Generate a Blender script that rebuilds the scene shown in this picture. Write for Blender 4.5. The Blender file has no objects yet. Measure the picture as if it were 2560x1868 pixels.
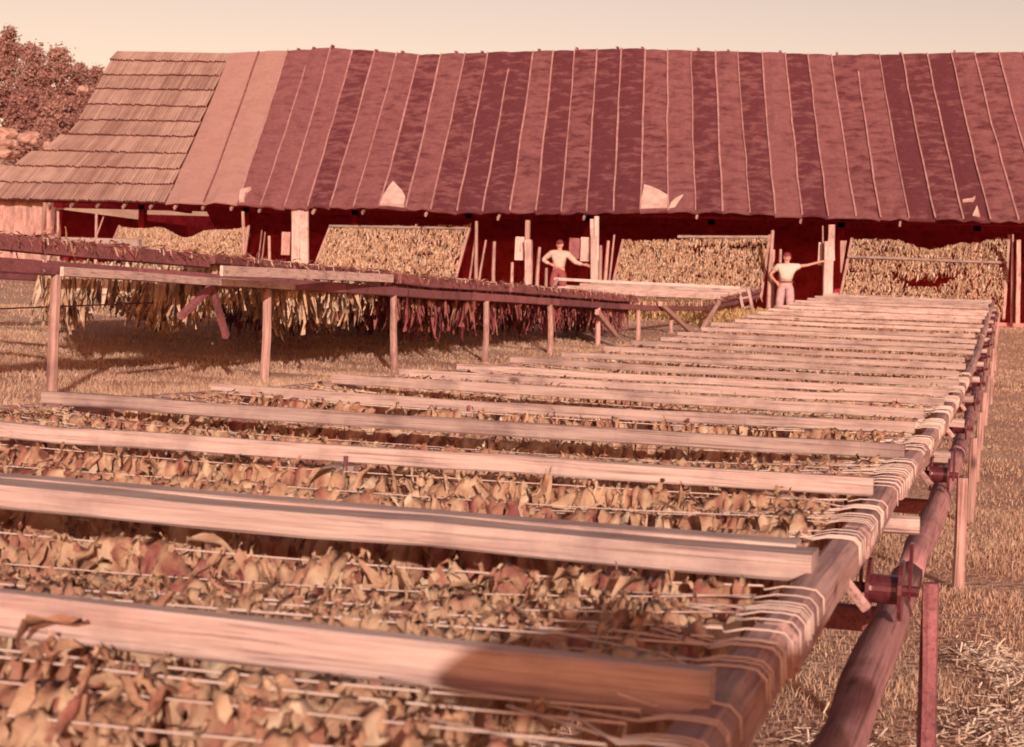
import bpy, bmesh, math, random
import numpy as np
from mathutils import Vector, Matrix
random.seed(7)
RNG = np.random.default_rng(11)
SC = bpy.context.scene
COL = SC.collection

# ------------------------------------------------------------------ camera
F_PX = 4091.0                      # focal length in pixels of the 2560-wide frame
CAM = np.array([0.0, 0.0, 1.5])
def _axes():
    n = np.array([1093, -91, 3618.0]); b = np.array([-12030, -652, 3618.0])
    n /= np.linalg.norm(n); x = -b / np.linalg.norm(b); x -= n * (x @ n); x /= np.linalg.norm(x)
    z = np.cross(x, n); z = -z if z[1] > 0 else z
    return np.stack([x, n, z])     # world X (along the barn), Y (along the tracks), Z in camera coordinates
WAX = _axes()
def at(px, py, X=None, Y=None, Z=None):
    """point on the sight line of a photo position at a known X, Y or Z of the place"""
    d = WAX @ np.array([(px - 1280) / F_PX, (py - 934) / F_PX, 1.0])
    t = (X - CAM[0]) / d[0] if X is not None else (Y - CAM[1]) / d[1] if Y is not None else (Z - CAM[2]) / d[2]
    return CAM + t * d
K = 2560 / 2264.0
def at2(px, py, **k): return at(px * K, py * K, **k)
cd = bpy.data.cameras.new('camera'); cam = bpy.data.objects.new('camera', cd); COL.objects.link(cam)
cd.sensor_width = 36.0; cd.lens = 36.0 * F_PX / 2560; cd.clip_start = 0.05; cd.clip_end = 3000
right, down, fwd = WAX[:, 0], WAX[:, 1], WAX[:, 2]
cam.matrix_world = Matrix(((right[0], -down[0], -fwd[0], CAM[0]), (right[1], -down[1], -fwd[1], CAM[1]),
                           (right[2], -down[2], -fwd[2], CAM[2]), (0, 0, 0, 1)))
cd.dof.use_dof = True; cd.dof.focus_distance = 11.0; cd.dof.aperture_fstop = 8.0
SC.camera = cam
# ------------------------------------------------------------------ sky, sun, exposure
SUN_EL, SUN_AZ = math.radians(12.8), math.radians(25)      # low sun behind the camera, a little to its right
sdir = Vector((math.sin(SUN_AZ) * math.cos(SUN_EL), -math.cos(SUN_AZ) * math.cos(SUN_EL), math.sin(SUN_EL)))
wd = bpy.data.worlds.new('World'); SC.world = wd; wd.use_nodes = True
nt = wd.node_tree; nt.nodes.clear()
sky = nt.nodes.new('ShaderNodeTexSky'); sky.sky_type = 'NISHITA'; sky.sun_disc = False
sky.sun_elevation = SUN_EL; sky.sun_rotation = math.pi - SUN_AZ
sky.air_density = 1.0; sky.dust_density = 1.0; sky.ozone_density = 1.0
mul = nt.nodes.new('ShaderNodeMix'); mul.data_type = 'RGBA'; mul.blend_type = 'MULTIPLY'; mul.inputs[0].default_value = 1.0
mul.inputs[7].default_value = (1.0, 0.54, 0.385, 1)
bg = nt.nodes.new('ShaderNodeBackground'); bg.inputs[1].default_value = 0.15
out = nt.nodes.new('ShaderNodeOutputWorld')
nt.links.new(sky.outputs[0], mul.inputs[6]); nt.links.new(mul.outputs[2], bg.inputs[0]); nt.links.new(bg.outputs[0], out.inputs[0])
sl = bpy.data.lights.new('sun', 'SUN'); sl.energy = 3.1; sl.angle = math.radians(0.5); sl.color = (1.0, 0.95, 0.84)
so = bpy.data.objects.new('sun', sl); COL.objects.link(so); so.rotation_euler = sdir.to_track_quat('Z', 'Y').to_euler(); so.location = (10, -30, 20)
vs = SC.view_settings; vs.view_transform = 'Standard'; vs.look = 'None'; vs.exposure = 0.70; vs.gamma = 1.0; vs.use_curve_mapping = False
SC.cycles.max_bounces = 8; SC.cycles.diffuse_bounces = 5; SC.cycles.transparent_max_bounces = 4
SC.cycles.use_denoising = True; SC.cycles.filter_width = 1.8

# ------------------------------------------------------------------ helpers: objects
def tag(o, label=None, cat=None, group=None, kind=None):
    if label: o['label'] = label
    if cat: o['category'] = cat
    if group: o['group'] = group
    if kind: o['kind'] = kind
    return o
def empty(name, loc=(0, 0, 0), rz=0.0):
    o = bpy.data.objects.new(name, None); COL.objects.link(o); o.location = loc; o.rotation_euler = (0, 0, rz)
    o.empty_display_size = 0.1
    return o
def link_mesh(name, me, parent=None):
    o = bpy.data.objects.new(name, me); COL.objects.link(o)
    if parent is not None:
        o.parent = parent; o.matrix_parent_inverse = parent_inv(parent)
    return o
def parent_inv(p):
    m = Matrix.LocRotScale(p.location, p.rotation_euler.to_quaternion(), p.scale)
    return m.inverted()
def mesh_np(name, verts, faces, mat, smooth=False, attr=None):
    """faces: (n,3) or (n,4) array"""
    me = bpy.data.meshes.new(name); verts = np.asarray(verts, np.float32); faces = np.asarray(faces, np.int32)
    nv, (nf, k) = len(verts), faces.shape
    me.vertices.add(nv); me.vertices.foreach_set('co', verts.ravel())
    me.loops.add(nf * k); me.loops.foreach_set('vertex_index', faces.ravel())
    me.polygons.add(nf); me.polygons.foreach_set('loop_start', np.arange(0, nf * k, k, dtype=np.int32))
    me.polygons.foreach_set('loop_total', np.full(nf, k, np.int32))
    if smooth: me.polygons.foreach_set('use_smooth', np.ones(nf, bool))
    if attr is not None:
        a = me.attributes.new('rnd', 'FLOAT', 'POINT'); a.data.foreach_set('value', np.asarray(attr, np.float32))
    me.update(calc_edges=True); me.materials.append(mat)
    return me
class MB:
    """collects boxes, planks and tubes; build() links them as ONE mesh object"""
    def __init__(s): s.v = []; s.f = []; s.r = []
    def add(s, vs_, fs_, r=0.5):
        n = len(s.v); s.v += [tuple(v) for v in vs_]; s.f += [tuple(i + n for i in f) for f in fs_]; s.r += [r] * len(vs_)
        return s
    def box(s, c, size, rot=None, r=0.5):
        h = Vector(size) / 2; vs_ = []
        for x in (-1, 1):
            for y in (-1, 1):
                for z in (-1, 1):
                    v = Vector((x * h.x, y * h.y, z * h.z))
                    if rot is not None: v = rot @ v
                    vs_.append(Vector(c) + v)
        return s.add(vs_, [(0, 1, 3, 2), (4, 6, 7, 5), (0, 4, 5, 1), (2, 3, 7, 6), (0, 2, 6, 4), (1, 5, 7, 3)], r)
    def sweep(s, pts, section, ups=None, r=0.5, cap=True, jit=0.0):
        """sweep a closed section [(a,b)] along pts; a runs sideways, b runs along up"""
        pts = [Vector(p) for p in pts]; n = len(section); vs_ = []; fs_ = []
        for i, p in enumerate(pts):
            t = (pts[min(i + 1, len(pts) - 1)] - pts[max(i - 1, 0)]).normalized()
            up = Vector(ups) if ups is not None else (Vector((0, 0, 1)) if abs(t.z) < 0.95 else Vector((0, -1, 0)))
            side = t.cross(up).normalized(); up = side.cross(t).normalized()
            sec = section[i] if isinstance(section[0][0], (tuple, list)) else section
            for a, b in sec:
                vs_.append(p + side * (a + random.uniform(-jit, jit)) + up * (b + random.uniform(-jit, jit)))
        m = len(section[0]) if isinstance(section[0][0], (tuple, list)) else n
        for i in range(len(pts) - 1):
            for j in range(m):
                k = (j + 1) % m
                fs_.append((i * m + j, i * m + k, (i + 1) * m + k, (i + 1) * m + j))
        if cap:
            fs_.append(tuple(range(m))[::-1]); fs_.append(tuple((len(pts) - 1) * m + j for j in range(m)))
        return s.add(vs_, fs_, r)
    def plank(s, p0, p1, w, h, up=(0, 0, 1), n=4, ch=0.12, jit=0.003, bow=0.0, r=0.5):
        """a sawn plank from p0 to p1: w across, h along up, chamfered, slightly warped"""
        a, b = w / 2, h / 2; c = min(w, h) * ch
        sec = [(-a + c, -b), (a - c, -b), (a, -b + c), (a, b - c), (a - c, b), (-a + c, b), (-a, b - c), (-a, -b + c)]
        p0, p1 = Vector(p0), Vector(p1); pts = []
        for i in range(n + 1):
            t = i / n; q = p0.lerp(p1, t) + Vector(up) * (bow * 4 * t * (1 - t))
            if 0 < i < n: q += Vector((random.gauss(0, jit), random.gauss(0, jit), random.gauss(0, jit)))
            pts.append(q)
        return s.sweep(pts, sec, ups=up, r=r, jit=jit * 0.5)
    def tube(s, pts, rad, n=8, r=0.5, jit=0.0, ups=None):
        rads = rad if isinstance(rad, (list, tuple)) else [rad] * len(pts)
        secs = [[(math.cos(2 * math.pi * k / n) * q, math.sin(2 * math.pi * k / n) * q) for k in range(n)] for q in rads]
        return s.sweep(pts, secs, r=r, jit=jit, ups=ups)
    def build(s, name, mat, parent=None, smooth=False):
        me = bpy.data.meshes.new(name); me.from_pydata(s.v, [], s.f)
        a = me.attributes.new('rnd', 'FLOAT', 'POINT'); a.data.foreach_set('value', np.asarray(s.r, np.float32))
        if smooth: me.polygons.foreach_set('use_smooth', np.ones(len(s.f), bool))
        me.update(); me.materials.append(mat)
        return link_mesh(name, me, parent)

# ------------------------------------------------------------------ helpers: materials
def mat_new(name):
    m = bpy.data.materials.new(name); m.use_nodes = True; t = m.node_tree
    return m, t, t.nodes['Principled BSDF'], t.links
def nd(t, kind, **kw):
    n = t.nodes.new(kind)
    for k, v in kw.items(): setattr(n, k, v)
    return n
def ramp(t, stops):
    r = t.nodes.new('ShaderNodeValToRGB'); e = r.color_ramp.elements
    while len(e) < len(stops): e.new(0.5)
    for i, (p, c) in enumerate(stops): e[i].position = p; e[i].color = (*c, 1)
    return r
def lerp3(a, b, k): return tuple(a[i] + (b[i] - a[i]) * k for i in range(3))
def mat_wood(name, dark, light, scale=(1, 22, 22), rough=0.75, knots=True, bump=0.4, vary=0.35, spec=0.25):
    """weathered sawn timber; scale stretches the grain (small number = grain direction), object coordinates"""
    m, t, b, L = mat_new(name)
    tc = nd(t, 'ShaderNodeTexCoord'); oi = nd(t, 'ShaderNodeObjectInfo')
    off = nd(t, 'ShaderNodeVectorMath', operation='ADD'); sc_ = nd(t, 'ShaderNodeVectorMath', operation='SCALE'); sc_.inputs[3].default_value = 37.0
    L.new(oi.outputs['Random'], sc_.inputs[0]); L.new(tc.outputs['Object'], off.inputs[0]); L.new(sc_.outputs[0], off.inputs[1])
    mp = nd(t, 'ShaderNodeMapping'); mp.inputs['Scale'].default_value = scale; L.new(off.outputs[0], mp.inputs[0])
    n1 = nd(t, 'ShaderNodeTexNoise'); n1.inputs['Scale'].default_value = 3.0; n1.inputs['Detail'].default_value = 6; n1.inputs['Roughness'].default_value = 0.65
    L.new(mp.outputs[0], n1.inputs['Vector'])
    n2 = nd(t, 'ShaderNodeTexNoise'); n2.inputs['Scale'].default_value = 2.6; n2.inputs['Detail'].default_value = 7; n2.inputs['Roughness'].default_value = 0.65; L.new(off.outputs[0], n2.inputs['Vector'])
    r1 = ramp(t, [(0.30, dark), (0.55, lerp3(dark, light, 0.75)), (0.75, light)]); L.new(n1.outputs[0], r1.inputs[0])
    r2 = ramp(t, [(0.33, (0.45, 0.40, 0.42)), (0.52, (1, 1, 1))]); L.new(n2.outputs[0], r2.inputs[0])
    mx = nd(t, 'ShaderNodeMix', data_type='RGBA', blend_type='MULTIPLY'); mx.inputs[0].default_value = 0.7
    L.new(r1.outputs[0], mx.inputs[6]); L.new(r2.outputs[0], mx.inputs[7])
    col = mx.outputs[2]
    if knots:
        vo = nd(t, 'ShaderNodeTexVoronoi'); vo.inputs['Scale'].default_value = 1.4
        mp2 = nd(t, 'ShaderNodeMapping'); mp2.inputs['Scale'].default_value = tuple(1.0 if q < 3 else 2.4 for q in scale); L.new(off.outputs[0], mp2.inputs[0]); L.new(mp2.outputs[0], vo.inputs['Vector'])
        r3 = ramp(t, [(0.04, (0.25, 0.16, 0.15)), (0.10, (1, 1, 1))]); L.new(vo.outputs['Distance'], r3.inputs[0])
        m3 = nd(t, 'ShaderNodeMix', data_type='RGBA', blend_type='MULTIPLY'); m3.inputs[0].default_value = 0.8; L.new(col, m3.inputs[6]); L.new(r3.outputs[0], m3.inputs[7]); col = m3.outputs[2]
    hv = nd(t, 'ShaderNodeHueSaturation'); mr = nd(t, 'ShaderNodeMapRange'); mr.inputs[3].default_value = 1 - vary; mr.inputs[4].default_value = 1 + vary * 0.6
    L.new(oi.outputs['Random'], mr.inputs[0]); L.new(mr.outputs[0], hv.inputs['Value']); L.new(col, hv.inputs['Color'])
    mp4 = nd(t, 'ShaderNodeMapping'); mp4.inputs['Scale'].default_value = tuple(q * 2.6 if q > 3 else q * 0.8 for q in scale); L.new(off.outputs[0], mp4.inputs[0])
    n4 = nd(t, 'ShaderNodeTexNoise'); n4.inputs['Scale'].default_value = 2.0; n4.inputs['Detail'].default_value = 5; n4.inputs['Roughness'].default_value = 0.7; L.new(mp4.outputs[0], n4.inputs['Vector'])
    r4 = ramp(t, [(0.36, (0.38, 0.28, 0.29)), (0.47, (1, 1, 1))]); L.new(n4.outputs[0], r4.inputs[0])
    m4 = nd(t, 'ShaderNodeMix', data_type='RGBA', blend_type='MULTIPLY'); m4.inputs[0].default_value = 0.75; L.new(hv.outputs[0], m4.inputs[6]); L.new(r4.outputs[0], m4.inputs[7]); L.new(m4.outputs[2], b.inputs['Base Color'])
    bp = nd(t, 'ShaderNodeBump'); bp.inputs['Strength'].default_value = bump; bp.inputs['Distance'].default_value = 0.01
    L.new(n1.outputs[0], bp.inputs['Height']); L.new(bp.outputs[0], b.inputs['Normal'])
    b.inputs['Roughness'].default_value = rough; b.inputs['Specular IOR Level'].default_value = spec
    return m
def mat_rnd(name, stops, rough=0.7, noise=8.0, amount=0.35, trans=None, spec=0.2, tint=(0.6, 0.5, 0.5), bump=None):
    """colour from the per-piece random number, broken up by noise; optional translucency"""
    m, t, b, L = mat_new(name)
    at_ = nd(t, 'ShaderNodeAttribute', attribute_name='rnd'); r = ramp(t, stops); L.new(at_.outputs['Fac'], r.inputs[0])
    g = nd(t, 'ShaderNodeNewGeometry'); n1 = nd(t, 'ShaderNodeTexNoise'); n1.inputs['Scale'].default_value = noise; n1.inputs['Detail'].default_value = 5
    L.new(g.outputs['Position'], n1.inputs['Vector'])
    r2 = ramp(t, [(0.32, tint), (0.6, (1, 1, 1))]); L.new(n1.outputs[0], r2.inputs[0])
    mx = nd(t, 'ShaderNodeMix', data_type='RGBA', blend_type='MULTIPLY'); mx.inputs[0].default_value = amount
    L.new(r.outputs[0], mx.inputs[6]); L.new(r2.outputs[0], mx.inputs[7]); L.new(mx.outputs[2], b.inputs['Base Color'])
    b.inputs['Roughness'].default_value = rough; b.inputs['Specular IOR Level'].default_value = spec
    if bump:
        n3 = nd(t, 'ShaderNodeTexNoise'); n3.inputs['Scale'].default_value = bump; n3.inputs['Detail'].default_value = 3; L.new(g.outputs['Position'], n3.inputs['Vector'])
        bp = nd(t, 'ShaderNodeBump'); bp.inputs['Strength'].default_value = 1.0; bp.inputs['Distance'].default_value = 0.007; L.new(n3.outputs[0], bp.inputs['Height']); L.new(bp.outputs[0], b.inputs['Normal'])
    if trans:
        tr = nd(t, 'ShaderNodeBsdfTranslucent'); ms = nd(t, 'ShaderNodeMixShader'); ms.inputs[0].default_value = trans
        L.new(mx.outputs[2], tr.inputs['Color']); L.new(b.outputs[0], ms.inputs[1]); L.new(tr.outputs[0], ms.inputs[2])
        L.new(ms.outputs[0], t.nodes['Material Output'].inputs['Surface'])
    return m
def mat_plain(name, c, rough=0.7, metal=0.0, noise=None, c2=None, spec=0.3, bump=0.0):
    m, t, b, L = mat_new(name); b.inputs['Roughness'].default_value = rough; b.inputs['Metallic'].default_value = metal; b.inputs['Specular IOR Level'].default_value = spec
    b.inputs['Base Color'].default_value = (*c, 1)
    if noise:
        tc = nd(t, 'ShaderNodeTexCoord'); n1 = nd(t, 'ShaderNodeTexNoise'); n1.inputs['Scale'].default_value = noise; n1.inputs['Detail'].default_value = 5
        L.new(tc.outputs['Object'], n1.inputs['Vector']); r = ramp(t, [(0.35, c), (0.65, c2 or c)]); L.new(n1.outputs[0], r.inputs[0]); L.new(r.outputs[0], b.inputs['Base Color'])
        if bump:
            bp = nd(t, 'ShaderNodeBump'); bp.inputs['Strength'].default_value = bump; bp.inputs['Distance'].default_value = 0.02; L.new(n1.outputs[0], bp.inputs['Height']); L.new(bp.outputs[0], b.inputs['Normal'])
    return m
# warm, red-faded colours of the print
M = {}
M['plank_x'] = mat_wood('sawn plank, grain along x', (0.34, 0.19, 0.165), (0.52, 0.345, 0.295), (0.8, 20, 20), vary=0.25)
M['plank_y'] = mat_wood('sawn plank, grain along y', (0.36, 0.16, 0.145), (0.52, 0.29, 0.25), (20, 0.8, 20), vary=0.25)
M['plank_z'] = mat_wood('sawn plank, grain upright', (0.34, 0.15, 0.13), (0.56, 0.31, 0.255), (20, 20, 0.8), vary=0.25)
M['pale_y'] = mat_wood('pale new plank', (0.55, 0.33, 0.28), (0.72, 0.46, 0.40), (16, 0.7, 16), vary=0.1, knots=False)
M['pale_z'] = mat_wood('pale upright timber', (0.45, 0.24, 0.21), (0.68, 0.42, 0.37), (16, 16, 0.6), vary=0.15)
M['dark_wood'] = mat_wood('old dark timber', (0.20, 0.052, 0.056), (0.30, 0.105, 0.105), (14, 14, 14), vary=0.3, knots=False)
M['inner'] = mat_wood('deep red barn timber', (0.42, 0.034, 0.048), (0.52, 0.046, 0.062), (6, 6, 1), vary=0.2, knots=False, spec=0.05)  # red base colour gives the shaded interior its maroon tone
M['log'] = mat_wood('rail log', (0.28, 0.10, 0.105), (0.46, 0.21, 0.195), (18, 0.5, 18), vary=0.2)
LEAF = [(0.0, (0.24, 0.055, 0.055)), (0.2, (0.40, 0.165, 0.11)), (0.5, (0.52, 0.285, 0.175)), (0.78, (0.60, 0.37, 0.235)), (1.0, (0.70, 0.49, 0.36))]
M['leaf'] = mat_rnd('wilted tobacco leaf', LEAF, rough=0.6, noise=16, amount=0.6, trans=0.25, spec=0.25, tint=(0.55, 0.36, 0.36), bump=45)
M['cord'] = mat_plain('hemp cord', (0.64, 0.43, 0.36), 0.85)
M['metal'] = mat_plain('worn iron', (0.10, 0.012, 0.018), 0.25, 0.35, noise=30, c2=(0.15, 0.03, 0.035), spec=1.0)
GRASS = [(0.0, (0.40, 0.18, 0.13)), (0.4, (0.52, 0.30, 0.20)), (0.75, (0.60, 0.38, 0.26)), (1.0, (0.67, 0.47, 0.36))]
M['grass'] = mat_rnd('dry short grass', GRASS, rough=0.8, noise=0.55, amount=0.5, trans=0.25, spec=0.1, tint=(0.62, 0.48, 0.48))
M['straw'] = mat_rnd('bleached straw', [(0, (0.56, 0.35, 0.25)), (1, (0.74, 0.55, 0.43))], rough=0.8, noise=6, amount=0.4)
M['weed'] = mat_rnd('yellowing leaves on the ground', [(0, (0.44, 0.23, 0.10)), (1, (0.66, 0.42, 0.20))], rough=0.7, noise=5, amount=0.5, trans=0.2)
M['tree'] = mat_rnd('tree foliage', [(0, (0.29, 0.13, 0.11)), (0.6, (0.38, 0.19, 0.15)), (1, (0.46, 0.25, 0.19))], rough=0.8, noise=0.6, amount=0.6, trans=0.3, tint=(0.7, 0.55, 0.6))
M['bark'] = mat_plain('bark', (0.16, 0.05, 0.045), 0.9, noise=5, c2=(0.25, 0.09, 0.08))
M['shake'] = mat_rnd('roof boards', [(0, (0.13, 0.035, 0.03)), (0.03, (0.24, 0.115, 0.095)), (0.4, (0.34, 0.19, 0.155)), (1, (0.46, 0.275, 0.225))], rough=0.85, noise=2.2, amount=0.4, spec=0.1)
def mat_roofing(name, c1, c2, stain):
    m, t, b, L = mat_new(name); b.inputs['Roughness'].default_value = 0.8; b.inputs['Specular IOR Level'].default_value = 0.15
    g = nd(t, 'ShaderNodeNewGeometry'); oi = nd(t, 'ShaderNodeObjectInfo')
    mp = nd(t, 'ShaderNodeMapping'); mp.inputs['Scale'].default_value = (1.5, 3.0, 3.0); sv_ = nd(t, 'ShaderNodeVectorMath', operation='SCALE'); sv_.inputs[3].default_value = 61.0; av_ = nd(t, 'ShaderNodeVectorMath', operation='ADD'); L.new(oi.outputs['Random'], sv_.inputs[0]); L.new(g.outputs['Position'], av_.inputs[0]); L.new(sv_.outputs[0], av_.inputs[1]); L.new(av_.outputs[0], mp.inputs[0])
    n1 = nd(t, 'ShaderNodeTexNoise'); n1.inputs['Scale'].default_value = 1.3; n1.inputs['Detail'].default_value = 7; n1.inputs['Roughness'].default_value = 0.62; L.new(mp.outputs[0], n1.inputs['Vector'])
    n2 = nd(t, 'ShaderNodeTexNoise'); n2.inputs['Scale'].default_value = 9; n2.inputs['Detail'].default_value = 8; n2.inputs['Roughness'].default_value = 0.7; L.new(g.outputs['Position'], n2.inputs['Vector'])
    r1 = ramp(t, [(0.38, c1), (0.50, lerp3(c1, c2, 0.6)), (0.64, c2)])
    ma = nd(t, 'ShaderNodeMath', operation='MULTIPLY_ADD'); ma.inputs[1].default_value = 0.32; ma.inputs[2].default_value = -0.16; L.new(oi.outputs['Random'], ma.inputs[0])
    ad = nd(t, 'ShaderNodeMath', operation='ADD'); L.new(n1.outputs[0], ad.inputs[0]); L.new(ma.outputs[0], ad.inputs[1]); L.new(ad.outputs[0], r1.inputs[0])
    r2 = ramp(t, [(0.3, (0.72, 0.68, 0.7)), (0.7, (1.1, 1.1, 1.1))]); L.new(n2.outputs[0], r2.inputs[0])
    mx = nd(t, 'ShaderNodeMix', data_type='RGBA', blend_type='MULTIPLY'); mx.inputs[0].default_value = stain; L.new(r1.outputs[0], mx.inputs[6]); L.new(r2.outputs[0], mx.inputs[7])
    L.new(mx.outputs[2], b.inputs['Base Color'])
    bp = nd(t, 'ShaderNodeBump'); bp.inputs['Strength'].default_value = 0.5; bp.inputs['Distance'].default_value = 0.03; L.new(n1.outputs[0], bp.inputs['Height']); L.new(bp.outputs[0], b.inputs['Normal'])
    return m
M['tar'] = mat_roofing('weathered tar paper', (0.120, 0.029, 0.034), (0.235, 0.084, 0.082), 1.0)
M['tar_new'] = mat_roofing('light roofing felt', (0.34, 0.165, 0.14), (0.38, 0.195, 0.168), 0.5)
M['torn'] = mat_plain('bare boards under torn roofing', (0.44, 0.26, 0.22), 0.8, noise=4, c2=(0.60, 0.38, 0.32), bump=0.5)
M['batten'] = mat_plain('roof batten', (0.44, 0.22, 0.20), 0.8, noise=4, c2=(0.34, 0.14, 0.13))
M['floor'] = mat_plain('trodden earth', (0.48, 0.15, 0.14), 0.95, noise=2, c2=(0.62, 0.24, 0.21))
# ground
def mat_ground():
    m, t, b, L = mat_new('grassy ground'); b.inputs['Roughness'].default_value = 0.95; b.inputs['Specular IOR Level'].default_value = 0.05
    g = nd(t, 'ShaderNodeNewGeometry')
    n1 = nd(t, 'ShaderNodeTexNoise'); n1.inputs['Scale'].default_value = 0.5; n1.inputs['Detail'].default_value = 8; L.new(g.outputs['Position'], n1.inputs['Vector'])
    n2 = nd(t, 'ShaderNodeTexNoise'); n2.inputs['Scale'].default_value = 18; n2.inputs['Detail'].default_value = 6; L.new(g.outputs['Position'], n2.inputs['Vector'])
    r1 = ramp(t, [(0.35, (0.46, 0.24, 0.175)), (0.65, (0.60, 0.37, 0.27))]); L.new(n1.outputs[0], r1.inputs[0])
    r2 = ramp(t, [(0.35, (0.6, 0.46, 0.45)), (0.65, (1, 1, 1))]); L.new(n2.outputs[0], r2.inputs[0])
    mx = nd(t, 'ShaderNodeMix', data_type='RGBA', blend_type='MULTIPLY'); mx.inputs[0].default_value = 0.7; L.new(r1.outputs[0], mx.inputs[6]); L.new(r2.outputs[0], mx.inputs[7]); L.new(mx.outputs[2], b.inputs['Base Color'])
    bp = nd(t, 'ShaderNodeBump'); bp.inputs['Strength'].default_value = 0.8; bp.inputs['Distance'].default_value = 0.06; L.new(n2.outputs[0], bp.inputs['Height']); L.new(bp.outputs[0], b.inputs['Normal'])
    return m
M['ground'] = mat_ground()

# ------------------------------------------------------------------ terrain
def sst(x): x = np.clip(x, 0, 1); return x * x * (3 - 2 * x)
def gz(X, Y):
    X = np.asarray(X, float); Y = np.asarray(Y, float)
    r = np.interp(Y, [-50, 0, 13, 18.5, 25.5, 30, 36, 43, 46, 60], [-0.3, 0, 0.02, 0.13, 0.38, 0.62, 1.0, 1.58, 1.70, 1.72])
    l = np.interp(Y, [-50, 0, 10, 17, 23, 30, 43, 46, 60], [0.4, 0.65, 0.74, 0.77, 0.90, 1.10, 1.62, 1.70, 1.72])
    w = sst((-X - 0.6) / 5.6); z = r * (1 - w) + l * w
    e = 0.055 * np.clip(-X - 6.6, 0, 14) * (1 - sst((Y - 30) / 12)) * sst((Y - 2) / 10)
    hill = 8.5 * sst((Y - 52) / 30) * sst((-X - 34) / 14) + 0.03 * np.clip(Y - 80, 0, 200) * sst((-X - 30) / 20)
    return z + e + hill
def axis(lo, hi, fine0, fine1, step, coarse):
    a = np.arange(fine0, fine1 + 1e-6, step); l = fine0 - np.geomspace(step, fine0 - lo, coarse)[::-1]; h = fine1 + np.geomspace(step, hi - fine1, coarse)
    return np.concatenate([l, a, h])
xs = axis(-500, 400, -60, 8, 0.8, 14); ys = axis(-200, 700, -4, 100, 0.8, 14)
GX, GY = np.meshgrid(xs, ys); GZ = gz(GX, GY) + 0.025 * np.sin(GX * 2.1 + np.sin(GY * 1.3) * 2) * np.cos(GY * 1.7)
V = np.stack([GX, GY, GZ], -1).reshape(-1, 3); nx, ny = len(xs), len(ys)
I = (np.arange(ny - 1)[:, None] * nx + np.arange(nx - 1)[None, :]).ravel()
o = link_mesh('ground', mesh_np('ground', V, np.stack([I, I + 1, I + nx + 1, I + nx], 1), M['ground'], smooth=True)); tag(o, kind='structure')

# ------------------------------------------------------------------ barn
EY, RYD = 44.0, 51.0                         # eave line and ridge line (metres in front of the camera)
EAVE = np.array([(-400, 432), (0, 440), (130, 443), (530, 449), (560, 453), (640, 459), (680, 457), (840, 457), (900, 459), (950, 462), (965, 468), (1040, 467), (1110, 470), (1130, 466), (1290, 469), (1400, 465), (1540, 466), (1700, 472), (1800, 477), (2000, 482), (2160, 485), (2264, 488), (3200, 508)], float)
RIDGE = np.array([(-300, 112), (258, 116), (500, 118), (630, 113), (690, 110), (735, 106), (752, 110), (820, 113), (890, 118), (930, 122), (1080, 117), (1270, 112), (1365, 108), (1530, 113), (1700, 117), (1840, 123), (1990, 121), (2150, 117), (2264, 117), (3000, 122)], float)
def eave_pt(px): return at2(px, np.interp(px, EAVE[:, 0], EAVE[:, 1]), Y=EY)
def ridge_pt(px): return at2(px, np.interp(px, RIDGE[:, 0], RIDGE[:, 1]), Y=RYD)
def roof_plane(px, py):
    """photo position on the mean roof slope"""
    z0, z1 = 4.31, 9.88; k = (z1 - z0) / (RYD - EY)
    d = WAX @ np.array([(px * K - 1280) / F_PX, (py * K - 934) / F_PX, 1.0])
    t = (z0 - k * EY - CAM[2]) / (d[2] - k * d[1]); return CAM + t * d
NRM = Vector((0, -(9.88 - 4.31), 7.0)).normalized()
barn = empty('barn', (-12, 44, 1.7)); tag(barn, 'long open-fronted drying barn with patched tar paper roof', 'barn')
# roof deck under the covering
mb = MB()
z0, z1 = 4.31, 9.88
def deck(x0, x1, lo, hi):
    vs_ = []
    for x in (x0, x1):
        for (y, z) in ((EY + 1.0, z0 + 0.80), (RYD, z1), (58.0, z0)):
            n = Vector((0, -0.62, 0.78)) if y == EY else Vector((0, 0.0, 1.0)) if y == RYD else Vector((0, 0.62, 0.78))
            vs_ += [(x, y, z + lo * 1.25), (x, y, z + hi * 1.25)]
    f = [(0, 2, 8, 6), (2, 4, 10, 8), (1, 7, 9, 3), (3, 9, 11, 5), (0, 6, 7, 1), (4, 5, 11, 10), (0, 1, 3, 2), (2, 3, 5, 4), (6, 8, 9, 7), (8, 10, 11, 9)]
    return vs_, f
mb.add(*deck(-29.6, 8.5, -0.30, -0.22))
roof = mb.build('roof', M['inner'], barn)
# seams between the tar paper strips: photo x at the ridge, photo x at the eave
SEAMS = [(509, 367), (573, 451), (637, 525), (687, 577), (732, 630), (780, 681), (829, 730), (878, 782), (926, 839), (975, 898), (1029, 953), (1079, 1011), (1130, 1067), (1179, 1128), (1224, 1185), (1271, 1241), (1320, 1297), (1374, 1357), (1427, 1416), (1476, 1478), (1528, 1538), (1582, 1598), (1631, 1658), (1685, 1714), (1736, 1774), (1786, 1832), (1838, 1893), (1892, 1947), (1944, 2010), (1995, 2068), (2050, 2130), (2103, 2190), (2154, 2252), (2208, 2313), (2262, 2376), (2316, 2438), (2370, 2500), (2424, 2562)] + [(2424 + 54 * q, 2562 + 63 * q) for q in range(1, 9)]
def seam_line(k, n=9):
    xr, xe = SEAMS[k]; e, r = Vector(eave_pt(xe)), Vector(ridge_pt(xr)); rr = random.Random(k)
    pts = []
    for i in range(n + 1):
        t = i / n; p = e.lerp(r, t); p.z -= 0.16 * 4 * t * (1 - t) * 0.8
        if 0 < i < n: p.x += rr.gauss(0, 0.009)
        pts.append(p)
    return pts
LINES = [seam_line(k) for k in range(len(SEAMS))]
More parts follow.
